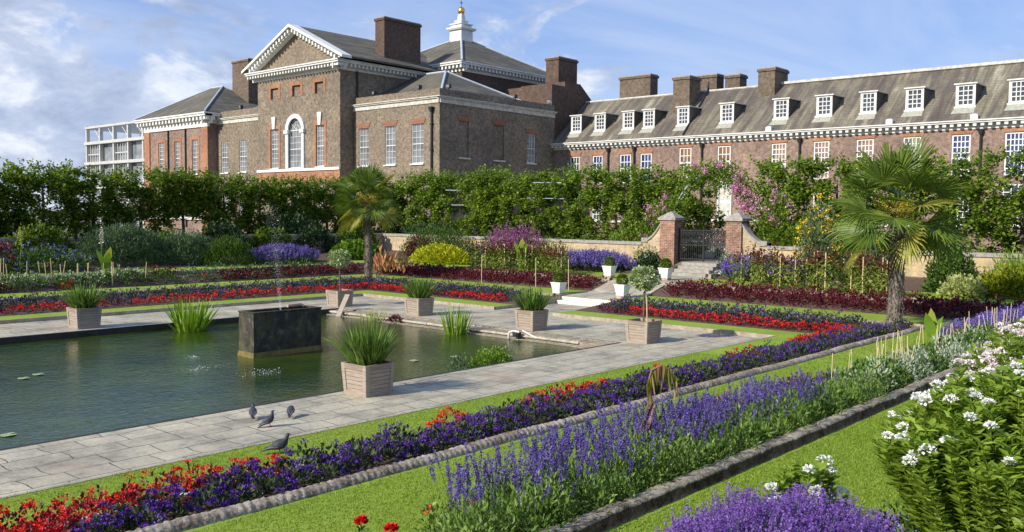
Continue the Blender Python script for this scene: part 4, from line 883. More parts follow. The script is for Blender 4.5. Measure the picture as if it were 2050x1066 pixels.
g = G(); clumps(g, with_z(P, fz), .2, .30, 45, .08, 'helio', 5, 12, .055, .03, 'purple'); tag(g.build('purple_edging_flowers'), 'purple flowers at the lawn edge of the near bed between the red clumps', 'flowers', kind='stuff')
# ---- inner bed, right side (two halves) and far side
def sidebed(x0, x1, y0, y1, ax, lab, redseg=None):
    """ax='x': bed runs along y (right side); red row nearest the pool"""
    g = G()
    if ax == 'x':
        zf = lambda x, y: .10+(x-28.25)/2.65*.2; P = away(jgrid(28.9, x1-.25, y0, y1, .36), .6); Rr = jgrid(28.45, 28.95, y0, y1, .26)
    else:
        zf = lambda x, y: .10+(y-34.5)/3.6*.2; P = away(jgrid(x0, x1, 35.5, y1-.3, .42), .6); Rr = jgrid(x0, x1, 34.8, 35.5, .34)
    clumps(g, with_z(P, zf), .25, .36, 38, .10, 'helio', 4, 8, .065, .04, 'purple')
    o = g.build('heliotrope_bedding'); tag(o, 'dark purple bedding '+lab, 'flowers', kind='stuff')
    if redseg is not None: m_ = redseg(Rr[:, 0], Rr[:, 1]); Q, Rr = Rr[~m_], Rr[m_]
    else: Q = Rr[:0]
    g = G(); clumps(g, with_z(Rr, zf), .17, .28, 22, .08, 'coleus', 6, 8, .06, .05, 'red'); tag(g.build('red_begonia_bedding'), 'scarlet bedding '+lab, 'flowers', kind='stuff')
    if len(Q): g = G(); clumps(g, with_z(Q, zf), .19, .22, 26, .08, 'coleus', 1, 6, .05, .04, 'purple'); tag(g.build('edging_bedding'), 'low dark-leaved edging plants '+lab, 'flowers', kind='stuff')
sidebed(28.3, 30.8, 11.3, 20.9, 'x', 'right of the central path', lambda x, y: y < 19.5)
sidebed(28.3, 30.8, 25.9, 37.0, 'x', 'left of the central path', lambda x, y: (y < 34.8) & ~((y > 29.3) & (y < 30.4)))
sidebed(8, 30.0, 34.6, 38.0, 'y', 'on the far left side of the pool', lambda x, y: ((x > 17) & (x < 29.5)) | ((x > 12.2) & (x < 16)) | (x < 11))
# dark-red coleus strips beyond the middle lawn
z3 = lambda x, y: .36+(x-33.6)/1.55*.42
for y0, y1, lab, hh in ((7.2, 21.3, 'right of the path, partly under the palm', .42), (25.2, 40.5, 'left of the path', .34)):
    g = G(); P = jgrid(33.7, 35.0, y0, y1, .34); clumps(g, with_z(P, z3), .25, hh, 60, .10, 'coleus', jit=.2, width=.36); tag(g.build('coleus_bedding'), 'dark red coleus strip '+lab, 'flowers', kind='stuff')
g = G(); P = jgrid(9, 14.5, 40.9, 41.7, .36); P = np.vstack([P, jgrid(24.5, 33.5, 40.95, 42.1, .36)]); clumps(g, with_z(P, lambda x, y: .38+(y-40.8)/1.5*.4), .26, .32, 45, .11, 'coleus', 0, width=.36)
tag(g.build('coleus_bedding'), 'dark red coleus strip below the far grey-green shrubs', 'flowers', kind='stuff')
# far bed 3: mixed silver and green low plants
zfb = lambda x, y: .38+(y-40.8)/1.5*.4
g = G(); P = jgrid(9, 19.0, 41.2, 42.2, .4); clumps(g, with_z(P, zfb), .28, .48, 50, .13, 'silver'); P = jgrid(10, 22, 41.0, 42.2, .5); clumps(g, with_z(P, zfb), .3, .5, 55, .13, 'green')
P = jgrid(19, 20.6, 41.6, 42.2, .4); clumps(g, with_z(P, zfb), .3, .65, 70, .13, 'silver')
tag(g.build('silver_leaf_bedding'), 'silver and green foliage bedding on the far left terrace', 'plants', kind='stuff')
g = G(); P = jgrid(22.5, 30.5, 41.5, 42.2, .5); clumps(g, with_z(P, zfb), .34, .62, 60, .13, 'greygreen'); P = jgrid(20, 29.0, 40.95, 41.5, .4); clumps(g, with_z(P, zfb), .22, .26, 40, .1, 'greygreen', 0)
tag(g.build('green_bedding'), 'leafy green bedding row behind the fountain on the far terrace', 'plants', kind='stuff')
g = G(); P = np.array([[16.6, 41.0], [16.9, 41.1], [23.4, 41.2]]); clumps(g, with_z(P, zfb), .24, .35, 40, .1, 'green', 6, 10, .07, .06, 'red'); tag(g.build('red_flower_clump'), 'small clump of red flowers in the far silver bedding', 'flowers')
g = G(); P = jgrid(20.8, 22.3, 41.9, 42.2, .4); clumps(g, with_z(P, zfb), .3, .5, 60, .12, 'coleus'); tag(g.build('bronze_leaf_clump'), 'dark bronze foliage clump right of the far silver plants', 'plant')

# ---- near salvia bed (y 5.3 .. 6.8)
zs3 = lambda x, y: .36+(6.85-y)/1.65*.42
g = G(); P = jgrid(5.5, 15.4, 5.30, 6.95, .27); P = P[(P[:, 1] < 5.6+(P[:, 0]-5.6)*1.4) & (P[:, 1] < 6.6+.12*(P[:, 0]-6))]; clumps(g, with_z(P, zs3), .25, .54, 190, .07, 'salvialeaf', width=.22, jit=.38); tag(g.build('salvia_foliage'), 'fresh green leaves of the blue salvia bed', 'plants', kind='stuff')
g = G(); n = 3000; P = bedpts(n, 5.7, 14.6, 5.45, 7.1); P = P[(P[:, 1] < 5.7+(P[:, 0]-5.7)*1.3+rng.normal(size=n)*.1) & (P[:, 1] < 6.75+.12*(P[:, 0]-6))]; n = len(P); cg = .5+.5*np.sin(P[:, 0]*3.1+np.sin(P[:, 1]*4+1)*1.5)*np.cos(P[:, 1]*3.7+P[:, 0]*.8)
P = P[rng.uniform(size=n) < np.clip(.12+.85*cg**1.8+.30*(P[:, 1]-6.3), .06, 1)]; n = len(P)
P = with_z(P, zs3); P[:, 2] += .12+.34*rng.uniform(0, 1, n)+.16*(P[:, 0] < 11.5)*np.clip(P[:, 1]-5.9, 0, 1); D = rng.normal(size=(n, 3))*.2; D[:, 2] = 1; D /= np.linalg.norm(D, axis=1)[:, None]
spikes(g, P, D, .44, .023, 52, 'salvia', part=.5); tag(g.build('salvia_flower_spikes'), 'violet-blue salvia spikes behind the long stone kerb', 'flowers', kind='stuff')
g = G(); P = np.vstack([jgrid(11.9, 13.7, 6.75, 7.2, .24), jgrid(14.9, 16.4, 6.4, 7.1, .26)]); clumps(g, with_z(P, zs3), .25, .60, 140, .07, 'coleus', width=.38); tag(g.build('coleus_clumps'), 'dark crimson coleus clumps at the back of the salvia bed', 'plants', kind='stuff')
g = G(); P = jgrid(14.4, 16.2, 5.45, 6.5, .3); clumps(g, with_z(P, zs3), .22, .36, 110, .06, 'green', width=.2); tag(g.build('feathery_plants'), 'mid green feathery bedding between the salvias and the silver plants', 'plants', kind='stuff')
g = G(); P = jgrid(16.0, 25.5, 5.45, 6.75, .31); k = rng.uniform(size=len(P)) < .55
clumps(g, with_z(P[k], zs3), .27, .64, 170, .075, 'silver', width=.2); clumps(g, with_z(P[~k], zs3), .27, .62, 140, .09, 'green', width=.34); P = jgrid(17, 25, 5.5, 6.7, .9); clumps(g, with_z(P, zs3), .2, .46, 10, .07, 'green', 3, 9, .05, .035, 'salvia')
tag(g.build('silver_leaf_bedding'), 'silver dusty-leaved and green bedding behind the kerb on the right', 'plants', kind='stuff')
g = G(); P = jgrid(25.3, 33.5, 5.5, 7.0, .36); clumps(g, with_z(P, zs3), .25, .38, 45, .10, 'green'); n = 1300; P = with_z(bedpts(n, 26.5, 34, 5.5, 7.9), zs3); P[:, 2] += .22; D = rng.normal(size=(n, 3))*.14; D[:, 2] = 1; D /= np.linalg.norm(D, axis=1)[:, None]
spikes(g, P, D, .55, .05, 15, 'salvia', part=.65); tag(g.build('salvia_bedding'), 'violet-blue salvia patch at the far right end of the kerb', 'flowers', kind='stuff')
# marigolds / red roses
for i, (x, y, lab) in enumerate(((5.85, 7.25, 'bright red double bloom on the left, beside the salvias'), (5.92, 6.86, 'bright red double bloom nearest the salvia bed, right of its pair'))):
    r_ = tag(empty('red_dahlia', (x, y, .38)), lab, 'flower', 'red blooms beside the salvia bed'); g = G(); g.tube([(0, 0, 0), (.01, 0, .3)], .008, L['green'], 5); g.kites(np.array([(0, 0, z) for z in np.linspace(.02, .26, 12)]), rng.normal(size=(12, 3))+[0, 0, .4], .09, .3, L['green']); g.build('stem', r_)
    g = G(); n = 130; u = rng.normal(size=(n, 3)); u[:, 2] = np.abs(u[:, 2]); u /= np.linalg.norm(u, axis=1)[:, None]; g.kites(np.array([.01, 0, .32])+u*.02, u, uz(n, .045, .075), .4, L['red']); g.build('bloom', r_)
g = G(); P = np.array([[6.35, 6.75], [6.6, 6.3], [7.2, 6.6]]); clumps(g, with_z(P, zs3), .1, .5, 8, .06, 'phlox', 2, 18, .05, .035, 'red'); tag(g.build('red_flower_clump'), 'few crimson blooms among the nearest salvias', 'flowers')
g = G(); P = np.array([[25.7, 6.9], [25.9, 7.05]]); clumps(g, with_z(P, zs3), .12, .5, 12, .06, 'green', 3, 12, .05, .04, 'orange'); tag(g.build('orange_flower_clump'), 'small orange flowers behind the silver bedding on the right', 'flowers')

# ---- lavender and phlox in the near right corner
def lavender_near(c, rx, ry, h, n, lab):
    root = tag(empty('lavender_bush', c), lab, 'lavender bush'); g = G(); P, d = dome(int(n*2.2), (0, 0, 0), rx*.9, ry*.9, h*.72, .5, .06, 1); D = d*.7; D[:, 2] += .9; D += rng.normal(size=D.shape)*.2
    g.kites(P, D, uz(len(P), .05, .1), .09, L['greygreen']); g.build('foliage', root)
    g = G(); P, d = dome(n, (0, 0, 0), rx*.9, ry*.9, h*.66, .75, .06, 1, .05); D = d*.6; D[:, 2] += .9; D += rng.normal(size=D.shape)*.13; D /= np.linalg.norm(D, axis=1)[:, None]
    D += np.array([.16, -.18, 0]); D /= np.linalg.norm(D, axis=1)[:, None]; spikes(g, P, D, .31, .016, 26, 'lavender', stem='greygreen', stemw=.004, part=.5); g.build('flower_spikes', root); return root
lavender_near((5.8, 2.65, 1.0), 1.2, 1.0, 1.05, 4200, 'large mound of lavender in full purple flower, bottom right foreground')
def phlox(c, rx, ry, h, n, lab, fm='whitef', nfl=46, seed=1, nl=22):
    root = tag(empty('phlox_bush', c), lab, 'phlox'); rg = np.random.default_rng(seed); st = G(); lf = G(); fl = G()
    for i in range(n):
        a = rg.uniform(0, 2*math.pi); r_ = math.sqrt(rg.uniform()); top = np.array([rx*r_*math.cos(a), ry*r_*math.sin(a), h*(1-.42*r_**2)*rg.uniform(.88, 1.05)]); b0 = top*np.array([.55, .55, 0])
        st.tube([b0, (b0+top)/2+np.array([0, 0, .04]), top], .0045, L['phlox'], 4, False)
        t = np.linspace(.25, 1.0, nl); C_ = b0[None]*(1-t[:, None])+top[None]*t[:, None]
        for kk in range(4):     # whorls of narrow leaves
            an = np.arange(nl)*1.6+kk*math.pi/2+rg.uniform(); D = np.stack([np.cos(an), np.sin(an), rg.uniform(.15, .75, nl)], 1); lf.kites(C_, D, rg.uniform(.085, .13, nl), .2, L['phlox'], .06)
        if i < nfl: 
            k = 70; u = rg.normal(size=(k, 3)); u /= np.linalg.norm(u, axis=1)[:, None]; u[:, 2] = np.abs(u[:, 2])*.8; Q = top+np.array([0, 0, .04])+u*rg.uniform(.028, .058); o = u+rg.normal(size=(k, 3))*.5; fl.kites(Q, o, rg.uniform(.018, .034, k), .45, L[fm], .1)
    st.build('stem', root); lf.build('foliage', root); fl.build('flowers', root); return root
phlox((8.5, 1.75, 1.0), 1.3, 1.15, 1.62, 520, 'leafy bush of white phlox at the right edge of the photo', nfl=95, seed=3)
phlox((9.9, 1.75, 1.2), 1.25, 1.0, 1.75, 250, 'tall blush-white phlox at the back right, behind the leafy white bush', 'pinkwhite', 200, 5)
phlox((7.35, 3.15, .85), .6, .3, .95, 40, 'small white phlox clump between the lavender and the big phlox bush', 'whitef', 11, 9)
mound('marigold_clump', 'sparse orange-flowered clump beside the white phlox', 'flowers', (7.7, 3.05, .88), .3, .25, .6, 'phlox', 260, .07, ('orange', 6, .02, .03, 9), .2)

g = G(); P = jgrid(4.2, 16, .6, 2.85, .34); clumps(g, with_z(P, lambda x, y: .86+(2.95-y)/6.45*.44), .26, .30, 70, .09, 'green'); tag(g.build('border_greenery'), 'low leafy greenery filling the border around the phlox and lavender', 'plants', kind='stuff')
# ---- shrubs and perennials on the outer terrace, far side (left of the photo)
S3 = .88
mound('grey_green_shrub', 'large rounded grey-green shrub mass on the far left terrace, below the dark hedge', 'shrub', (22.3, 47.3, S3), 2.8, 1.4, 2.15, 'greygreen', 11000, .17, width=.16, up=.9, bump_=.1)
mound('grey_green_shrub', 'grey-green shrub joining the right side of the large grey-green mass', 'shrub', (25.5, 46.8, S3), 1.8, 1.2, 1.8, 'greygreen', 6000, .17, width=.16, up=.9, bump_=.1)
mound('geranium_clump', 'low blue-flowered green clump at the left, in front of the grey-green shrub', 'shrub', (17.6, 46.0, S3), 2.3, 1.0, 1.2, 'green', 2600, .14, ('bluef', 130, .05, .07, 5))
mound('heather_clump', 'dusky crimson flower clump at the far left edge', 'flowers', (15.2, 46.8, S3), 1.5, 1.1, 1.6, 'darkgreen', 1500, .13, ('heather', 260, .07, .09, 8))
mound('feathery_shrub', 'loose green feathery shrub left of the far lavender', 'shrub', (27.4, 45.6, S3), 1.6, 1.0, 1.6, 'green', 5000, .15, width=.14, up=1.2, bump_=.12)
mound('lavender_bush', 'broad pale violet lavender bush on the far terrace, behind the fountain', 'lavender bush', (31.0, 45.6, S3), 2.4, 1.2, .9, 'greygreen', 2000, .14, spike=('farlav', 900, .42, .07, 12))
mound('hosta_clump', 'bright green broad-leaved clump left of the left palm', 'plant', (37.2, 46.6, S3), 1.9, 1.2, 1.15, 'bright', 2400, .24, width=.4, bump_=.08)
mound('canna_clump', 'coral and pink leaved clump at the foot of the left palm', 'plant', (33.0, 38.6, .55), .5, 1.9, 1.15, 'coral', 95, .5, width=.22, up=2.2, lo=.2)
mound('red_leaf_shrub', 'dark red-leaved shrub just right of the left palm', 'shrub', (40.0, 43.6, S3), .6, 1.4, 1.5, 'coleus', 900, .16)
mound('green_perennial', 'mid green perennial mass right of the left palm, behind the yellow shrub', 'shrub', (40.4, 42.2, S3+.1), .9, 3.6, 2.05, 'green', 5200, .16, width=.16, up=1.0, bump_=.1)
mound('golden_shrub', 'bright golden-yellow leaved low shrub in the middle distance', 'shrub', (38.4, 39.9, S3), .9, 2.5, 1.1, 'yellow', 4200, .16, width=.4, bump_=.06)
for y, hh, lab in ((36.5, 2.2, 'purple loosestrife clump, left of its pair'), (34.9, 2.15, 'purple loosestrife clump, right of its pair')):
    mound('loosestrife_clump', 'tall '+lab+', beyond the bronze staked plants', 'flowers', (40.4, y, S3+.1), .7, 1.05, hh-.6, 'darkgreen', 1500, .16, width=.15, spike=('magenta', 190, 1.15, .07, 16), group='tall purple flower clumps')
mound('grey_shrub', 'small grey-green shrub between the yellow shrub and the purple loosestrife', 'shrub', (40.6, 38.0, S3+.1), .6, .8, 1.7, 'greygreen', 1400, .14, width=.14, up=1)
mound('lime_perennial', 'bright lime green leafy clump left of the violet lavender', 'plant', (39.6, 32.9, S3), .8, 1.5, 1.0, 'bright', 2200, .22, width=.36)
mound('fennel_clump', 'pale green feathery clump against the low wall, left of the lavender', 'plant', (40.8, 33.0, S3+.1), .4, 2.2, 1.35, 'bright', 1500, .16, width=.08, up=1.4)
mound('lavender_bush', 'broad deep violet lavender bush left of the gate steps', 'lavender bush', (39.6, 29.2, S3), 1.0, 2.45, .85, 'darkgreen', 2200, .14, spike=('farlav', 1500, .48, .065, 13))
mound('hydrangea_bush', 'dark-leaved bush with pale flowers beside the left gate pier', 'shrub', (40.4, 26.2, S3+.05), .6, .85, 1.0, 'darkgreen', 1300, .15, ('whitef', 7, .06, .07, 16))
mound('pale_flower_bush', 'cream-flowered bush against the wall ramp, left of the gate', 'shrub', (40.9, 26.9, S3+.3), .35, .7, 1.15, 'yellowgreen', 260, .12, ('reed', 22, .09, .08, 14))
mound('white_hydrangea', 'white mophead hydrangea right of the gate steps', 'flowers', (40.2, 21.7, S3), .35, .4, .75, 'darkgreen', 300, .12, ('whitef', 3, .10, .09, 50))
mound('pale_flower_bush', 'pale-flowered bush in front of the right gate pier', 'shrub', (41.0, 22.0, S3+.3), .25, .45, .95, 'greygreen', 300, .12, ('pinkwhite', 9, .07, .07, 14))
mound('lavender_bush', 'broad violet lavender bush right of the gate steps', 'lavender bush', (39.4, 19.4, S3), 1.1, 2.0, .95, 'greygreen', 1900, .14, spike=('farlav', 1300, .48, .065, 13))
mound('rudbeckia_clump', 'tall green clump topped with yellow daisies, behind the staked bronze plants', 'flowers', (40.3, 17.0, S3), .85, 1.1, 3.6, 'greygreen', 4600, .18, ('yellowf', 130, .07, .09, 9), .16, up=1.0, lo=.2)
mound('rudbeckia_clump', 'tall green clump with yellow daisies directly left of the right palm', 'flowers', (40.6, 15.0, S3), .8, 1.2, 2.9, 'greygreen', 3800, .18, ('yellowf', 45, .06, .08, 8), .16, up=1.0, lo=.2)
mound('green_shrub', 'leafy green shrub just right of the right palm trunk', 'shrub', (39.3, 11.0, S3), .9, 1.0, 1.9, 'green', 2600, .17)
mound('variegated_clump', 'low cream and green variegated clump right of the right palm', 'plant', (37.9, 10.2, S3), .6, .8, .75, 'reed', 900, .16, width=.4)
mound('yellow_green_shrub', 'low yellow-green shrub in half shade at the right edge', 'shrub', (38.8, 8.2, S3), .9, 2.0, 1.15, 'yellowgreen', 3400, .16, width=.36)
mound('yellow_green_shrub', 'yellow-green shrub continuing out of the right edge of the photo', 'shrub', (38.6, 4.6, S3), .9, 2.0, 1.1, 'yellowgreen', 2600, .16, width=.36)
mound('fern_clump', 'tall grassy green clump against the hedge at the right edge', 'plant', (41.0, 7.8, S3+.2), .6, 2.4, 1.5, 'bright', 2600, .32, width=.07, up=1.8)
mound('green_shrub', 'dense green shrub against the hedge far right', 'shrub', (41.2, 3.6, S3+.2), .8, 2.2, 1.9, 'green', 2600, .18)
# greenery along the foot of the hedges, behind the walls
for i, (y, w2, hh, lm, lab) in enumerate(((45.5, 2.6, 1.7, 'darkgreen', 'dark climbers on the wall just right of the left palm'), (18.6, 1.2, 2.2, 'hedge', 'green climber behind the wall ramp right of the gate'), (28.6, 1.6, 1.8, 'hedge', 'leafy climber behind the wall left of the gate arch'))):
    mound('climber', lab, 'climber', (42.6, y, 1.5), .9, w2*1.15, hh, lm, 2400, .18, width=.36)
for i, x in enumerate(np.arange(8.5, 40, 3.4)):
    mound('climber', ['dark climber','leafy green climber'][i % 2]+' on the far left wall, '+['first','second','third','fourth','fifth','sixth','seventh','eighth','ninth','tenth','eleventh'][i]+' patch from the left', 'climber', (x, 48.9, 1.3), 1.9, .45, 1.6+.3*math.sin(i*2.3), ['darkgreen', 'hedged'][i % 2], 1900, .18, width=.38)
mound('dark_shrub', 'dark green shrub behind the far lavender, under the hedge', 'shrub', (35.0, 50.2, 1.4), 2.6, .8, 2.2, 'darkgreen', 3200, .18, width=.3)
for i, (x, lab) in enumerate(((14.6, 'leftmost'), (16.4, 'second from the left'), (20.2, 'third from the left'))):
    g = G(); g.tube([(0, 0, 0), (.05, .02, .9), (.02+.1*(i % 2), 0, 1.9)], [.03, .02, .012], L['yellowgreen'], 5); P = np.array([(.05, .01, z) for z in np.linspace(1.3, 2.1, 60)]); g.cards(P+rng.normal(size=P.shape)*.05, .09, L['reed' if i != 2 else 'pinkwhite']); o = g.build('foxtail_plant'); o.location = (x, 45.4, S3); tag(o, 'tall thin foxtail flower stalk in the far left border, '+lab, 'flower')

# ---- staked bronze-leaved plants (rows each side of the path)
def staked():
    r_ = empty('staked_plant'); g = G(); g.tube([(-.12, .02, 0), (-.12, .02, 1.2)], .02, MT['cane'], 5); g.build('cane', r_)
    g = G(); n = 170; z = rng.uniform(.05, .95, n); a = rng.uniform(0, 6.28, n); rr = .26*np.sqrt(rng.uniform(size=n))*(.7+.5*z); P = np.stack([rr*np.cos(a), rr*np.sin(a), z], 1); D = P*np.array([2, 2, 0])+rng.normal(size=P.shape)*.3; g.kites(P, D, uz(n, .09, .18), .3, L['amarg']); g.build('foliage', r_)
    g = G(); n = 75; z = rng.normal(1.02, .16, n); a = rng.uniform(0, 6.28, n); rr = .25*np.sqrt(rng.uniform(size=n)); P = np.stack([rr*np.cos(a), rr*np.sin(a), z], 1); D = P*np.array([2, 2, .1])+rng.normal(size=P.shape)*.35; g.kites(P, D, uz(n, .08, .16), .32, L['amar']); g.build('top_leaves', r_)
    return r_
protos = [staked() for _ in range(3)]; used = set()
spots = [(35.6+random.uniform(0, 1.3), 12.1+i*.29+random.uniform(-.1, .1), 'right') for i in range(24)]+[(35.5+random.uniform(0, 1.2), 28.3+i*.30+random.uniform(-.1, .1), 'left') for i in range(22)]
for i, (x, y, sd_) in enumerate(spots):
    k = i % 3; o = protos[k] if k not in used else copy_tree(protos[k]); used.add(k)
    o.location = (x, y, .86); o.rotation_euler = (0, 0, random.uniform(0, 6)); s_ = random.uniform(.85, 1.12); o.scale = (s_*1.15, s_*1.15, s_*(1.3 if sd_ == 'right' else 1.15))
    lab = 'bronze-leaved plant tied to a cane in the row beside the right palm' if sd_ == 'right' else 'bronze-leaved plant tied to a cane in the row left of the central path'
    tag(o, lab, 'staked plant', 'staked bronze plants '+('right' if sd_ == 'right' else 'left')+' of the path')
# bamboo canes in the silver bedding
cp0 = None
for i in range(56):
    x = random.choice([15.4, 16.9, 17.6, 18.6, 20.0, 20.6, 21.4, 23.0, 24.3, 25.2, 26.0])+random.gauss(0, .28); y = random.uniform(5.6, 6.7)
    if cp0 is None: g = G(); g.tube([(0, 0, -.1), (.004, 0, .4), (0, .004, .98)], .0065, MT['cane'], 6); g.lathe([(.011, 0), (.011, .012)], (0, 0, .3), MT['cane'], 6); cp0 = g.build('bamboo_cane'); o = cp0
    else: o = cp0.copy(); COL.objects.link(o)
    o.location = (x, y, zs3(x, y)); o.rotation_euler = (random.gauss(0, .08), random.gauss(0, .08), random.uniform(0, 6)); o.scale = (1, 1, random.uniform(.9, 1.18)); tag(o, 'thin bamboo cane sticking up from the silver-leaved bedding on the right', 'bamboo cane', 'bamboo canes in the silver-leaved bedding')
for i in range(34):
    x = random.uniform(9.5, 20.5); y = random.uniform(41.1, 42.1); o = cp0.copy(); COL.objects.link(o); o.location = (x, y, zfb(x, y)); o.rotation_euler = (random.gauss(0, .07), random.gauss(0, .07), 0); o.scale = (2, 2, random.uniform(.9, 1.2)); tag(o, 'thin cane among the silver and green bedding on the far left terrace', 'bamboo cane', 'canes on the far left terrace')
for i, y in enumerate((26.0, 28.0, 31.6)):
    o = cp0.copy(); COL.objects.link(o); o.location = (33.3, y, .38); o.scale = (2.2, 2.2, 1.5); tag(o, 'upright cane standing on the strip of lawn left of the central path', 'bamboo cane', 'canes on the lawn strip')

# ---- bananas
r_ = tag(empty('dead_banana_plant', (10.5, 6.62, .45)), 'withered brown banana plant drooping over the salvia bed', 'banana plant')
g = G(); g.tube([(0, 0, 0), (.0, 0, .4), (.01, .01, .75), (-.02, .03, .98)], [.06, .05, .035, .018], L['dry'], 8); g.build('stalk', r_)
g = G()
for i in range(26):
    a = random.uniform(0, 6.28); g.straps(np.array([[0.01, 0, random.uniform(.45, .82)]]), np.array([[math.cos(a)*.3, math.sin(a)*.3, -.85+random.uniform(0, .35)]]), random.uniform(.38, .72), random.uniform(.07, .14), L['dry'], .0, 4)
P_ = [(-.02, .03, .7), (-.03, .05, 1.0), (.0, .01, 1.17), (.09, -.09, 1.23), (.18, -.2, 1.16)]; g.tube(P_, [.016, .014, .012, .010, .007], L['dry'], 5)
g.build('dead_leaves', r_)
g = G()
for t in np.linspace(0, 1, 26): p = np.array([-.03, .04, 1.05])*(1-t)+np.array([.22, -.25, 1.08])*t+np.array([0, 0, .16*math.sin(t*math.pi)]); g.straps(p[None], np.array([[random.gauss(0, .12), random.gauss(0, .12), -1]]), random.uniform(.16, .32), .036, L['yellowgreen'] if random.random() < .55 else L['dry'], 0)
g.build('torn_leaf', r_)
bpy.data.objects['dead_banana_plant'].scale = (1.0, 1.0, 1.2); bpy.data.objects['dead_banana_plant'].location = (10.3, 6.6, .42)
def banana(loc, lab, s_=1.0, n=4):
    r_ = tag(empty('banana_plant', loc), lab, 'banana plant'); g = G(); g.tube([(0, 0, 0), (.02, 0, .5*s_)], [.05*s_, .03*s_], L['bright'], 8); g.build('stalk', r_)
    for i in range(n):
        g = G(); a = i*2.2+.5; D = np.array([math.cos(a)*.35, math.sin(a)*.35, 1.0]); g.straps(np.array([[0, 0, .4*s_]]), D[None], .7*s_*(1-.12*i), .22*s_, L['bright' if i else 'yellowgreen'], .25, 4); g.build('leaf', r_)
    return r_
banana((24.3, 7.2, .4), 'young banana plant with upright yellow-green leaf, near the right palm', 1.25)
banana((18.6, 41.4, .6), 'small yellow-green banana plant on the far left terrace', 1.7, 3)
banana((35.6, 31.0, .85), 'young banana plant among the staked bronze plants', 1.9, 4)

# ------------------------------------------------------------------ planters
def wood_planter(kind):
    r_ = empty('wooden_planter'); g = G(); h = .68; b0, b1 = .36, .408
    g.frus((0, 0), .01, h-.1, b0-.04, b1-.05, MT['oldwoodb']); g.box((-.36, -.36, h-.1), (.36, .36, h-.085), MT['soil'])
    for i in range(4):         # boarded sides with corner stiles, rails
        c_, s_ = math.cos(i*math.pi/2), math.sin(i*math.pi/2)
        def Rt(p): return (p[0]*c_-p[1]*s_, p[0]*s_+p[1]*c_, p[2])
        def slab(y0a, y1a, z0, z1, t, m):
            def X_(z): return -(b0+(b1-b0)*z/h)-t
            def Yk(y, z): return y*(b0+(b1-b0)*z/h)/b0
            P = [Rt((X_(z0), Yk(y0a, z0), z0)), Rt((X_(z0), Yk(y1a, z0), z0)), Rt((X_(z1), Yk(y1a, z1), z1)), Rt((X_(z1), Yk(y0a, z1), z1))]; d = np.array(Rt((.035+t, 0, 0)))-np.array(Rt((0, 0, 0)))
            g.prism(P, d, m)
        nb_ = 6
        for j in range(nb_): slab(-b0+.02, b0-.02, .06+j*(h-.16)/nb_+.004, .06+(j+1)*(h-.16)/nb_-.004, -.012, MT['oldwood'])
        slab(-b0-.002*i, -b0+.09, 0.0, h, .006, MT['oldwood']); slab(b0-.09, b0, 0.0, h, .006, MT['oldwood'])
        slab(-b0+.09, b0-.09, h-.115, h, .008, MT['oldwoodb']); slab(-b0+.09, b0-.09, 0.0, .09, .008, MT['oldwood'])
    g.build('box', r_)
    return r_
def agapanthus(parent, n=150, s_=1.0, lm='strap', h=.62):
    g = G(); a = rng.uniform(0, 6.28, n); rr = .3*np.sqrt(rng.uniform(size=n)); P = np.stack([rr*np.cos(a), rr*np.sin(a), np.full(n, .58)], 1); tilt = rng.uniform(.03, .75, n)
    D = np.stack([np.cos(a+rng.normal(size=n)*.5)*tilt, np.sin(a+rng.normal(size=n)*.5)*tilt, np.ones(n)], 1); g.straps(P, D, uz(n, h*.6, h*1.15)*s_, uz(n, .028, .048), L[lm], uz(n, .1, .6), 4)
    return g.build('leaves', parent)
pl = [(12.48, 15.2, 'agapanthus', 'weathered wooden planter of strappy leaves on the near paving, largest in the photo'),
      (12.98, 30.5, 'agapanthus', 'wooden planter of strappy leaves on the far left paving, left of the water irises'),
      (23.4, 30.35, 'tree', 'wooden planter with a ball-headed standard tree at the far pool corner, behind the plank'),
      (23.57, 25.66, 'agapanthus', 'wooden planter of strappy leaves between the far standard tree and the path'),
      (23.32, 19.78, 'agapanthus', 'wooden planter of strappy leaves by the pool, just left of the nearer standard tree'),
      (23.5, 15.4, 'tree', 'wooden planter with a ball-headed standard tree at the near right pool corner')]
def standard(parent, s=1, two=True):
    g = G(); g.tube([(0, .0, .6), (.01, .01, 1.2), (.0, 0, 1.75)], .028, MT['bark'], 7)
    if two: g.tube([(.09, -.07, .6), (.08, -.05, 1.3), (.03, 0, 1.7)], .02, MT['cane'], 6)
    g.build('trunk', parent); g = G(); n = 1500; u = rng.normal(size=(n, 3)); u /= np.linalg.norm(u, axis=1)[:, None]; k = 1+.13*np.sin(u[:, 0]*7+s)*np.cos(u[:, 1]*6)+.08*np.sin(u[:, 2]*11)
    P = u*(np.array([.42, .42, .34])*k[:, None]*uz(n, .6, 1.05)[:, None])+np.array([0, 0, 1.98]); g.kites(P, u+rng.normal(size=(n, 3))*.5, uz(n, .06, .13), .3, L['holly']); g.build('crown', parent)
for i, (x, y, kd, lab) in enumerate(pl):
    o = wood_planter(kd); o.location = (x, y, 0); o.rotation_euler = (0, 0, random.uniform(-.03, .03)); tag(o, lab, 'planter', 'wooden planters round the pool')
    # the plant grows rooted in its box
    if kd == 'agapanthus': agapanthus(o, 380, h=1.12 if i == 0 else 1.0)
    else: standard(o, i, i == 5)
wb = [(31.75, 25.35, .30, 'white square planter with clipped box ball left of the lower steps'), (32.25, 22.25, .36, 'white square planter with box ball right of the lower steps, behind the standard tree'),
      (36.2, 25.75, .86, 'white square planter with box ball, in front of the violet lavender left of gate'), (36.75, 22.9, .87, 'white square planter with box ball nearest the gate steps')]
g = G(); h = .40; g.frus((0, 0), .14, .14+h, .185, .26, MT['whitebox']); g.frus((0, 0), .14+h, .17+h, .28, .275, MT['whitebox']); g.frus((0, 0), .10, .145, .20, .20, MT['whitebox'])
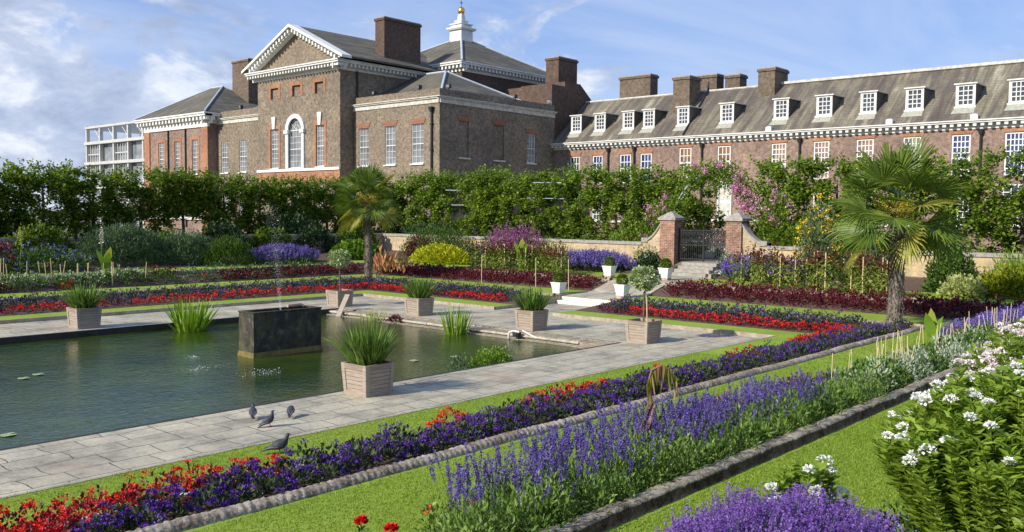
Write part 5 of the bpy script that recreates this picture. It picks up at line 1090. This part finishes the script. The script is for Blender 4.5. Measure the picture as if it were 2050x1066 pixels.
r0 = empty('white_planter'); g.build('box', r0); g = G(); g.box((-.19, -.19, -.1), (.19, .19, .10), MT['plinth']); g.build('plinth', r0)
g = G(); n = 1500; u = rng.normal(size=(n, 3)); u /= np.linalg.norm(u, axis=1)[:, None]; g.kites(u*np.array([.24, .24, .25])*uz(n, .75, 1.03)[:, None]+np.array([0, 0, .76]), u+rng.normal(size=(n, 3))*.5, uz(n, .04, .075), .4, L['box']); g.build('box_ball', r0)
for i, (x, y, z, lab) in enumerate(wb):
    o = r0 if i == 0 else copy_tree(r0); o.location = (x, y, z); o.rotation_euler = (0, 0, i*.02); tag(o, lab, 'planter', 'white planters along the central path')

# ------------------------------------------------------------------ pool objects
r_ = tag(empty('fountain_tank', (13.9, 21.9, -.2)), 'dark rectangular lead fountain tank standing in the pool', 'fountain')
x0, x1, y0, y1 = 14.05, 16.35, 22.1, 22.85; g = G(); zt = 1.05
for a, b_ in (((x0, y0, -.6), (x1, y0+.09, zt)), ((x0, y1-.09, -.6), (x1, y1, zt)), ((x0, y0+.09, -.6), (x0+.09, y1-.09, zt)), ((x1-.09, y0+.09, -.6), (x1, y1-.09, zt))): g.box(a, b_, MT['tank'])
g.box((x0+.09, y0+.09, zt-.3), (x1-.09, y1-.09, zt-.28), MT['tank']); child(g, 'tank', r_)
g = G(); g.frus(((x0+x1)/2, (y0+y1)/2), -.3, -.06, ((x1-x0)/2+.06, (y1-y0)/2+.06), ((x1-x0)/2+.012, (y1-y0)/2+.012), MT['algae']); child(g, 'algae_band', r_)
g = G()
for a, b_ in (((x0-.02, y0-.02, zt), (x1+.02, y0+.1, zt+.03)), ((x0-.02, y1-.1, zt), (x1+.02, y1+.02, zt+.03)), ((x0-.02, y0+.1, zt), (x0+.1, y1-.1, zt+.03)), ((x1-.1, y0+.1, zt), (x1+.02, y1-.1, zt+.03))): g.box(a, b_, MT['tank'])
g.tube([(x1-.75, y1-.12, zt+.07), (x1-.3, y1-.12, zt+.09), (x1-.2, y1-.15, zt+.03)], .05, MT['plinth'], 7); child(g, 'rim', r_)
g = G(); n = 3200; t = rng.uniform(0, 1, n)**1.3; sp = .006+.13*t; P = np.stack([15.2+rng.normal(size=n)*sp-.25*t, 22.48+rng.normal(size=n)*sp, .9+t*3.2], 1); g.cards(P, uz(n, .005, .014), MT['spray'])
tag(g.build('fountain_jet'), 'thin spray of water rising from the dark tank', 'water jet')
for i, (x, y, s_, lab) in enumerate(((12.9, 19.85, 1.0, 'white splash on the pool in front of the tank'), (12.05, 21.5, .8, 'faint splash on the pool left of the tank'), (12.9, 23.3, .5, 'tiny splash on the pool just beside the tank corner'), (16.9, 20.8, .5, 'tiny splash on the pool right of the tank'))):
    g = G(); n = int(170*s_); P = np.stack([rng.normal(size=n)*.30*s_, rng.normal(size=n)*.22*s_, np.abs(rng.normal(size=n))*.035+.004], 1); g.cards(P, uz(n, .01, .035), MT['spray']); o = g.build('water_splash'); o.location = (x, y, -.2); tag(o, lab, 'splash')
r_ = tag(empty('wooden_plank', (22.3, 28.5, -.2)), 'pale wooden plank leaning from the water against the far planter', 'plank'); g = G(); a = np.array([22.05, 28.75, -.24]); q = np.array([22.72, 28.98, .62]); d = q-a; sd = np.array([d[1], -d[0], 0]); sd = sd/np.linalg.norm(sd)*.11
nn = np.cross(d, sd); nn = nn/np.linalg.norm(nn)*.03; g.add([a-sd, a+sd, q+sd, q-sd, a-sd+nn, a+sd+nn, q+sd+nn, q-sd+nn], [(0, 3, 2, 1), (4, 5, 6, 7), (0, 1, 5, 4), (1, 2, 6, 5), (2, 3, 7, 6), (3, 0, 4, 7)], MT['oldwood']); child(g, 'board', r_)
g = G()
for t in (.3, .6): p = a+(q-a)*t; g.tube([p-sd+nn*1.3, p+sd+nn*1.3], .012, MT['oldwoodb'], 5)
child(g, 'batten', r_)
def iris(name, loc, n, h, w_, spread, lm, lab, tilt=.35):
    g = G(); a = rng.uniform(0, 6.28, n); rr = spread*np.sqrt(rng.uniform(size=n)); P = np.stack([rr*np.cos(a), rr*np.sin(a), np.full(n, -.1)], 1); tl = rng.uniform(0, tilt, n)*(.4+rr/spread)
    D = np.stack([np.cos(a)*tl, np.sin(a)*tl, np.ones(n)], 1); g.straps(P, D, uz(n, h*.55, h*1.1), uz(n, w_*.7, w_*1.3), L[lm], uz(n, 0, .3), 4); o = g.build(name); o.location = loc; return tag(o, lab, 'water plant')
iris('water_iris', (15.85, 28.75, -.2), 170, 1.35, .055, .45, 'iris', 'broad clump of tall bright green irises standing in the far side of the pool', .75)
iris('water_iris', (21.7, 21.8, -.2), 85, 1.2, .045, .32, 'iris', 'narrow clump of green irises rising from the pool near the coping', .4)
iris('pale_reed', (22.1, 26.7, -.2), 90, .75, .02, .38, 'reed', 'pale yellow reeds at the far pool edge right of the plank', .5)
mound('marsh_marigold', 'small bright green bushy water plant at the near pool edge', 'water plant', (17.6, 16.35, -.22), .75, .4, .52, 'bright', 1300, .08, width=.3, bump_=.22)
mound('water_mint', 'thin green waterside plant left of the bushy water plant', 'water plant', (16.55, 16.5, -.22), .35, .25, .42, 'greygreen', 260, .08, width=.24)
mound('dark_water_plant', 'dark leafy tuft at the pool edge beside the pale reeds', 'water plant', (22.3, 25.6, -.15), .25, .3, .2, 'coleus', 300, .08)
for i, (x, y, s_, lab) in enumerate(((8.9, 23.6, .14, 'pale lily pad floating right of the dark duck'), (8.45, 23.3, .14, 'lily pad floating close beside the duck'), (6.1, 17.6, .14, 'lily pad close to the near pool edge at the far left'), (18.2, 18.3, .14, 'pale lily pad above the bushy water plant'), (16.9, 18.6, .14, 'lily pad floating behind the water mint'))):
    g = G(); a = np.linspace(.3, 6.1, 16); g.poly([(0, 0, .012)]+[(s_*math.cos(t), s_*math.sin(t), .014+.008*math.sin(3*t)) for t in a], MT['lily']); g.poly([(0, 0, .002)]+[(s_*math.cos(t), s_*math.sin(t), .003) for t in a[::-1]], MT['lily']); o = g.build('lily_pad'); o.location = (x, y, -.195); tag(o, lab, 'lily pad')
# pump fitting at the pool edge
r_ = tag(empty('pump_fitting', (22.3, 19.35, -.1)), 'white and black pump fitting with pipe on the pool coping below a planter', 'pump'); g = G(); g.lathe([(.001, 0), (.14, 0), (.15, .12), (.11, .18), (.05, .2), (.001, .2)], (22.25, 19.5, -.12), MT['darkmetal'], 12); child(g, 'pump_body', r_)
g = G(); g.tube([(22.12, 19.75, -.16), (22.12, 19.72, .02), (22.15, 19.55, .08), (22.2, 19.35, .05)], .035, MT['white'], 8); g.tube([(22.3, 19.3, .1), (22.35, 18.9, -.05), (22.38, 18.75, -.1)], .025, MT['white'], 6); child(g, 'pipe', r_)

# ------------------------------------------------------------------ birds
PM = simple('pigeon_feathers', (.028, .030, .038), .55, .35, 14, c2=(.07, .075, .09)); PG = simple('pale_pigeon_feathers', (.06, .065, .08), .6, .3, 14, c2=(.15, .16, .19)); LEG = simple('pigeon_legs', (.35, .08, .06), .6, .1, 5); BK = simple('dark_beak', (.03, .03, .03), .4, .1, 5)
def bird(kind, head='up'):
    r_ = empty(kind)
    st = [(-.19, 0, .10, .012, .03), (-.15, 0, .115, .02, .04), (-.10, 0, .13, .035, .05), (-.05, 0, .145, .055, .066), (0, 0, .155, .068, .075), (.05, 0, .165, .068, .07), (.09, 0, .19, .052, .055)]
    st += [(.115, 0, .225, .036, .038), (.13, 0, .255, .029, .030), (.142, 0, .28, .030, .030), (.158, 0, .29, .026, .026), (.172, 0, .289, .014, .014), (.18, 0, .287, .004, .004)] if head == 'up' else [(.12, 0, .18, .038, .04), (.15, 0, .155, .03, .03), (.17, 0, .125, .029, .03), (.182, 0, .105, .024, .024), (.19, 0, .09, .012, .012), (.193, 0, .083, .004, .004)]
    n = 12; V = []; C_ = np.array([s[:3] for s in st]); T = np.gradient(C_, axis=0); T /= np.linalg.norm(T, axis=1)[:, None]
    for s, t in zip(st, T):
        u = np.array([0, 1.0, 0]); v = np.cross(t, u); a = np.arange(n)/n*2*math.pi; bd = 1.22 if s[0] < .1 else 1.05; V.append(np.array(s[:3])+np.cos(a)[:, None]*u*s[4]*bd+np.sin(a)[:, None]*v*s[3]*bd)
    g = G(); g.add(np.vstack(V), [(i*n+j, i*n+(j+1) % n, (i+1)*n+(j+1) % n, (i+1)*n+j) for i in range(len(st)-1) for j in range(n)], PM); g.add(V[0], [tuple(range(n))], PM)
    g.add([(-.15, -.03, .12), (-.15, .03, .12), (-.27, .035, .085), (-.27, -.035, .085), (-.15, -.03, .105), (-.15, .03, .105), (-.27, .035, .078), (-.27, -.035, .078)], [(0, 1, 2, 3), (7, 6, 5, 4), (0, 3, 7, 4), (1, 5, 6, 2), (3, 2, 6, 7)], PM); g.build('body', r_, True)
    for sg in (-1, 1):
        g = G(); P = [(.07, .052, .18), (.03, .066, .195), (-.05, .06, .19), (-.13, .04, .15), (-.22, .018, .115), (-.14, .05, .125), (-.05, .074, .125), (.04, .07, .135)]; P = np.array(P); P[:, 1] *= sg
        Q = P+np.array([0, sg*.014, .003]); k = len(P); g.add(Q, [tuple(range(k))], PG); g.add(np.vstack([P, Q]), [(i, (i+1) % k, k+(i+1) % k, k+i) for i in range(k)], PG); g.build('wing', r_)
        g = G(); g.tube([(.0, sg*.028, .11), (.005, sg*.028, .05), (.0, sg*.028, .008)], [.009, .006, .005], LEG, 6)
        for d in (-.5, 0, .5): g.tube([(0, sg*.028, .006), (.038, sg*.028+d*.03, .004)], .004, LEG, 5)
        g.tube([(0, sg*.028, .006), (-.02, sg*.028, .004)], .004, LEG, 5); g.build('leg', r_)
    h = st[-1]; g = G(); p = np.array(h[:3]); t = T[-1]; g.tube([p-t*.006, p+t*.024], [.007, .002], BK, 6); g.build('beak', r_)
    return r_
p1 = bird('pigeon', 'up'); p2 = bird('pigeon', 'down')
fwd = YAW
for i, (o, x, y, z, rz, s_, lab) in enumerate(((p1, 9.27, 14.05, 0, fwd-1.15, .88, 'grey pigeon standing on the paving with head raised and long shadow, middle of three'), (None, 9.42, 14.86, 0, fwd+.25, .85, 'dark pigeon seen from behind at the water edge, leftmost of the three on the paving'),
        (p2, 9.98, 14.45, 0, fwd+.1, .85, 'pigeon bending its head to the paving, rightmost of the three'), ('c', 8.05, 11.95, .12, fwd-1.35, 1.02, 'pigeon on the lawn edge behind the purple flowers'))):
    if o is None or o == 'c': o = copy_tree(p1)
    o.location = (x, y, z); o.rotation_euler = (0, -.35 if i == 0 else -.1, rz); o.scale = (s_,)*3; tag(o, lab, 'pigeon', 'pigeons by the pool')
g = G(); r_ = tag(empty('duck', (7.75, 23.65, -.2)), 'dark duck swimming at the left edge of the photo', 'duck')
n = 12; st = [(-.28, .10, .02), (-.2, .10, .07), (-.08, .08, .12), (.06, .08, .125), (.16, .11, .08), (.2, .19, .05), (.23, .25, .05), (.28, .26, .035), (.33, .24, .016), (.36, .235, .004)]
V = [np.stack([np.full(n, x), np.cos(np.arange(n)/n*6.283)*rr, z+np.sin(np.arange(n)/n*6.283)*rr*.85], 1) for x, z, rr in st]
g.add(np.vstack(V), [(i*n+j, i*n+(j+1) % n, (i+1)*n+(j+1) % n, (i+1)*n+j) for i in range(len(st)-1) for j in range(n)], PM); g.build('body', r_, True)
for sg in (-1, 1): g = G(); g.prism([(.1, sg*.1, .14), (-.1, sg*.11, .17), (-.26, sg*.03, .14), (-.1, sg*.115, .08)], (0, sg*.02, 0), PG); g.build('wing', r_)
r_.rotation_euler = (0, 0, 2.0)

# ------------------------------------------------------------------ palms
def palm(loc, lab, trunk_h, tr, crown_r, seed, nleaf=46, low=.2):
    rg = np.random.default_rng(seed); r_ = tag(empty('fan_palm', loc), lab, 'palm tree', 'fan palms at the corners of the garden')
    g = G(); k = 26; zs = np.linspace(-.1, trunk_h, k); P = np.stack([.05*np.sin(zs*1.3), .04*np.sin(zs*1.7+1), zs], 1); rad = tr*(1+.18*np.exp(-zs*3))*(1-.06*zs/trunk_h+.05*np.sin(zs*9)); g.tube(P, rad, MT['fibre'], 16)
    n = 1500; z = rg.uniform(0, trunk_h, n); a = rg.uniform(0, 6.28, n); rr = tr*(1+.18*np.exp(-z*3))*1.0; Q = np.stack([rr*np.cos(a)+.05*np.sin(z*1.3), rr*np.sin(a), z], 1); D = np.stack([np.cos(a)*.45, np.sin(a)*.45, rg.choice([-1, .8], n)], 1)+rg.normal(size=(n, 3))*.25
    g.kites(Q, D, rg.uniform(.06, .16, n), .13, MT['fibre']); g.build('trunk', r_)
    top = np.array([0, 0, trunk_h+.12]); hb = G()
    for i in range(30):
        a = rg.uniform(0, 6.28); z = rg.uniform(-.35, .3); hb.straps((top+np.array([0, 0, z]))[None]+np.array([[math.cos(a), math.sin(a), 0]])*tr*.7, np.array([[math.cos(a)*.7, math.sin(a)*.7, 1.0]]), rg.uniform(.25, .5), .09, MT['petiole'], .2, 3)
    hb.build('leaf_bases', r_)
    for i in range(nleaf):
        u = (i+.5)/nleaf; el = math.radians(84-u*(84+40)); az = i*2.39996+rg.normal()*.15; d = np.array([math.cos(az)*math.cos(el), math.sin(az)*math.cos(el), math.sin(el)])
        pet = crown_r*rg.uniform(.42, .58); fl = crown_r*rg.uniform(.46, .56); base = top+np.array([math.cos(az), math.sin(az), 0])*tr*.4+np.array([0, 0, .35*(1-u)])
        hub = base+d*pet+np.array([0, 0, -.10*pet*u]); dd = d.copy(); dd[2] -= .08+.18*u; dd /= np.linalg.norm(dd)
        side = np.cross(dd, [0, 0, 1.0]); side /= np.linalg.norm(side)+1e-9; nm = np.cross(side, dd)
        roll = rg.normal()*.5; side, nm = side*math.cos(roll)+nm*math.sin(roll), nm*math.cos(roll)-side*math.sin(roll)
        g = G(); m_ = L['palmy'] if (u > .84 and rg.uniform() < .6) or rg.uniform() < .04 else L['palm']
        g.tube([base, (base+hub)/2+np.array([0, 0, .04]), hub], [.022, .014, .012], m_, 5, False)
        K = 26; th = np.linspace(-1.85, 1.85, K)+rg.normal(size=K)*.025; ln = fl*(.78+.22*np.cos(th*.8))*rg.uniform(.93, 1.05, K)
        w_ = fl*.5*3.7/26*.98; rows = []
        for t, wd, dz in ((0, .06, 0), (.5, 1.0, -.005), (.8, .5, -.035), (1.0, .02, -.12)):
            dirv = dd[None]*np.cos(th)[:, None]+side[None]*np.sin(th)[:, None]; tang = -dd[None]*np.sin(th)[:, None]+side[None]*np.cos(th)[:, None]
            c_ = hub+dirv*(ln*t)[:, None]+nm[None]*(.12*fl*(np.abs(th)/1.75)**1.5*t)[:, None]; c_[:, 2] += dz*fl*(1+rg.uniform(-.3, .6, K)); rows.append((c_-tang*w_*wd*.5, c_+nm[None]*-.03*wd, c_+tang*w_*wd*.5))
        V = np.stack([x for r2 in rows for x in r2], 1).reshape(-1, 3); F = []
        for s_ in range(3):
            for q in (0, 1): F.append(np.arange(K)[:, None]*12+np.array([3*s_+q, 3*s_+q+1, 3*s_+q+4, 3*s_+q+3]))
        g.add(V, np.concatenate(F), m_); g.build('frond', r_)
    g = G()
    for i in range(7):
        az = rg.uniform(0, 6.28); c_ = top+np.array([math.cos(az)*.42, math.sin(az)*.42, .3]); n = 130; Q = c_+rg.normal(size=(n, 3))*np.array([.13, .13, .16]); g.cards(Q, rg.uniform(.03, .07, n), L['palmflower'])
    g.build('flower_sprays', r_); return r_
palm((30.4, 10.2, .22), 'big fan palm with bright fronds and yellow flower sprays, right side of the garden', 3.6, .205, 2.35, 4, 36)
palm((30.6, 37.3, .22), 'fan palm with dark top and yellowing lower fronds, behind the pool', 4.0, .18, 2.0, 9, 36)

# ------------------------------------------------------------------ pleached lime hedge
def lime(lm, seed, w_=3.1, dpt=2.4, h=5.3, z0=.5, nl=9000, holes=.0):
    rg = np.random.default_rng(seed); r_ = empty('lime_tree')
    g = G(); 
    g.tube([(0, 0, -.1), (.04, .03, 1.2), (0, -.02, 2.6), (.03, 0, h*.85)], [.12, .10, .08, .04], MT['bark'], 8)
    for i in range(9):
        a = rg.uniform(0, 6.28); z = rg.uniform(1.2, h*.75); e = np.array([math.cos(a)*dpt*.4, math.sin(a)*w_*.42, z+rg.uniform(.2, .8)]); g.tube([(0, 0, z), e*.5+np.array([0, 0, z*.5]), e], [.035, .022, .01], MT['bark'], 5)
    g.build('trunk', r_)
    nc = 105; C_ = np.stack([rg.uniform(-dpt/2, dpt/2, nc), rg.uniform(-w_/2, w_/2, nc), z0+(h-z0)*rg.uniform(0, 1, nc)**.85], 1); C_[:, 0] = np.sign(C_[:, 0])*np.abs(C_[:, 0])**.6*(dpt/2)**.4
    C_[:, 2] += rg.normal(size=nc)*.08; i = rg.integers(0, nc, nl); P = C_[i]+rg.normal(size=(nl, 3))*np.array([.175, .18, .175]); P[:, 2] = np.minimum(P[:, 2], h+.35*np.abs(np.sin(P[:, 1]*3+seed))*rg.uniform(0, 1, nl))
    D = rg.normal(size=(nl, 3)); D[:, 2] = D[:, 2]*.5-.35; D[:, 0] *= 1.3
    g = G(); g.kites(P, D, rg.uniform(.11, .24, nl), .42, L[lm], .08)
    k = 46; T_ = np.stack([rg.uniform(-dpt*.45, dpt*.45, k), rg.uniform(-w_/2, w_/2, k), np.full(k, h-.1)], 1)          # whippy top shoots
    for q in range(k):
        L_ = rg.uniform(.15, .7); t = np.linspace(.1, 1, 9)[:, None]; dirv = np.array([rg.normal()*.3, rg.normal()*.3, 1.0]); Q = T_[q]+dirv*L_*t; g.kites(Q, rg.normal(size=(9, 3))+[0, 0, .4], rg.uniform(.11, .2, 9), .38, L[lm])
    g.build('crown', r_); return r_
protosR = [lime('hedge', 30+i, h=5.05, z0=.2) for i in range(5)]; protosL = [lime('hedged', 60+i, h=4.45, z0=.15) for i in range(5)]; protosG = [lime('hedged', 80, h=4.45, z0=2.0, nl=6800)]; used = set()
def place(ps, i, loc, rz, sc_, lab, grp):
    k = (id(ps), i % len(ps)); o = ps[i % len(ps)] if k not in used else copy_tree(ps[i % len(ps)]); used.add(k); o.location = loc; o.rotation_euler = (0, 0, rz); o.scale = sc_; tag(o, lab, 'lime tree', grp)
RL = ['clipped lime just outside the right edge of the palm border, last in the wall row', 'clipped lime at the extreme right edge of the hedge behind the wall', 'clipped lime above the fern clump at the right of the hedge', 'clipped lime directly behind the crown of the right fan palm, right half', 'clipped lime behind the left half of the right fan palm crown', 'clipped lime between the yellow daisies and the right palm crown', 'clipped lime behind the tall yellow daisies', 'clipped lime immediately right of the rose arch', 'clipped lime immediately left of the rose arch, above the gate pier', 'clipped lime above the curved wall ramp left of the gate', 'clipped lime above the violet lavender left of the gate', 'clipped lime just right of the pergola rods over the lime green clump', 'clipped lime just left of the pergola rods over the purple loosestrife', 'clipped lime behind the purple loosestrife', 'clipped lime right beside the pergola rods nearest the left palm', 'clipped lime left of the pergola rods nearest the left palm', 'clipped lime in the hedge corner directly behind the left fan palm']
ys = [1.5, 4.3, 7.1, 9.9, 12.7, 15.5, 18.3, 21.3, 27.0, 29.5, 32.1, 34.9, 38.6, 41.3, 43.0, 47.2, 49.8]
for i, y in enumerate(ys):
    place(protosR, i, (45.6+random.uniform(-.15, .15), y, 1.45), random.choice([0, math.pi]), (1, 1, random.uniform(.96, 1.03)*(1.06 if y < 12 else 1)), RL[i], 'pleached limes behind the gate wall')
OD = ['first', 'second', 'third', 'fourth', 'fifth', 'sixth', 'seventh', 'eighth', 'ninth', 'tenth', 'eleventh', 'twelfth', 'thirteenth', 'fourteenth', 'fifteenth', 'sixteenth']
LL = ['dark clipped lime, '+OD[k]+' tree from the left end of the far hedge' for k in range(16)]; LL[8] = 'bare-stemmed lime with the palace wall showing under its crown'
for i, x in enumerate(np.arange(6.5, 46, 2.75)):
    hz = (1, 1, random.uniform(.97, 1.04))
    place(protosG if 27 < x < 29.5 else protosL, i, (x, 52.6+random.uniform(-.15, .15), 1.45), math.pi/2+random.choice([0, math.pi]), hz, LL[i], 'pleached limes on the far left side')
# pergola frame that the limes are trained on
def pergola(lab, P):
    r_ = tag(empty('pergola_frame', P[0][0]), lab, 'pergola'); g = G()
    for pts in P: g.tube(pts, .022, MT['lead'], 6)
    child(g, 'rods', r_)
RX = 44.75
pergola('thin grey metal pergola rods in the dark opening of the hedge, left of centre', [[(RX, 44.2, 4.5), (RX, 46.9, 4.5)], [(RX, 44.0, 5.5), (RX, 46.0, 5.55)]])
pergola('thin grey metal pergola rods in the hedge opening above the purple flowers', [[(RX, 35.4, 4.9), (RX, 38.3, 4.95)], [(RX, 35.6, 5.9), (RX, 38.0, 5.95)], [(RX, 37.9, 4.4), (RX+.5, 37.0, 5.8)]])
pergola('grey metal pergola rod on the hedge at the far right', [[(RX, 5.5, 5.0), (RX, 8.0, 5.0)], [(RX, 14.6, 5.6), (RX, 16.4, 5.6)]])
# rose arch over the gate
r_ = tag(empty('rose_arch', (43.2, 24.0, 1.5)), 'metal hoop over the gate grown with a pink climbing rose', 'rose arch'); g = G(); AX = 43.2
def hoop(t): return (AX, 24.05+2.55*math.cos(t), 3.1+3.1*math.sin(t))
g.tube([(AX, 26.6, 1.5), (AX, 26.6, 3.1)]+[hoop(t) for t in np.linspace(.05, math.pi-.05, 22)]+[(AX, 21.5, 3.1), (AX, 21.5, 1.5)], .045, MT['lead'], 7); child(g, 'hoop', r_)
g = G(); n = 5600; t = rng.uniform(.85, 3.1, n); t = np.where(rng.uniform(size=n) < .25, rng.uniform(.0, .55, n), t); P = np.array([hoop(q) for q in t]); P[t > 2.7, 2] -= rng.uniform(0, 1.6, (t > 2.7).sum()); P += rng.normal(size=P.shape)*np.array([.3, .34, .34])
g.kites(P, rng.normal(size=P.shape), uz(n, .09, .19), .38, L['hedge']); child(g, 'foliage', r_)
g = G(); ts = [1.5, 2.3, 2.42, 2.48, 2.52, 2.58, 2.62, 2.38, 2.66, 1.55, 1.6, 1.75, 1.85, 1.95, 2.1, 2.2, 2.3, 2.4, 2.45, 2.55, 2.6, 2.7, 2.8, 2.35, 2.5, .1, .2, .35, .05, .45, 2.65, 2.75, 2.42]
for q in ts:
    c_ = np.array(hoop(q))+rng.normal(size=3)*np.array([.2, .3, .26]); c_[0] -= .35; k = 90; g.cards(c_+rng.normal(size=(k, 3))*uz(1, .07, .13), uz(k, .05, .1), L['pink'])
child(g, 'roses', r_)
mound('rose_bush', 'pink rose and leaves tumbling beside the left gate pier', 'rose bush', (42.4, 27.2, 1.6), .5, 1.1, 3.0, 'hedge', 1700, .16, ('pink', 30, .1, .09, 22), .38, lo=.35)
mound('rose_bush', 'dark foliage and pink roses hanging right of the right gate pier', 'rose bush', (42.6, 20.3, 1.6), .7, 1.2, 3.6, 'hedge', 2900, .16, ('pink', 26, .1, .09, 22), .38, lo=.35)
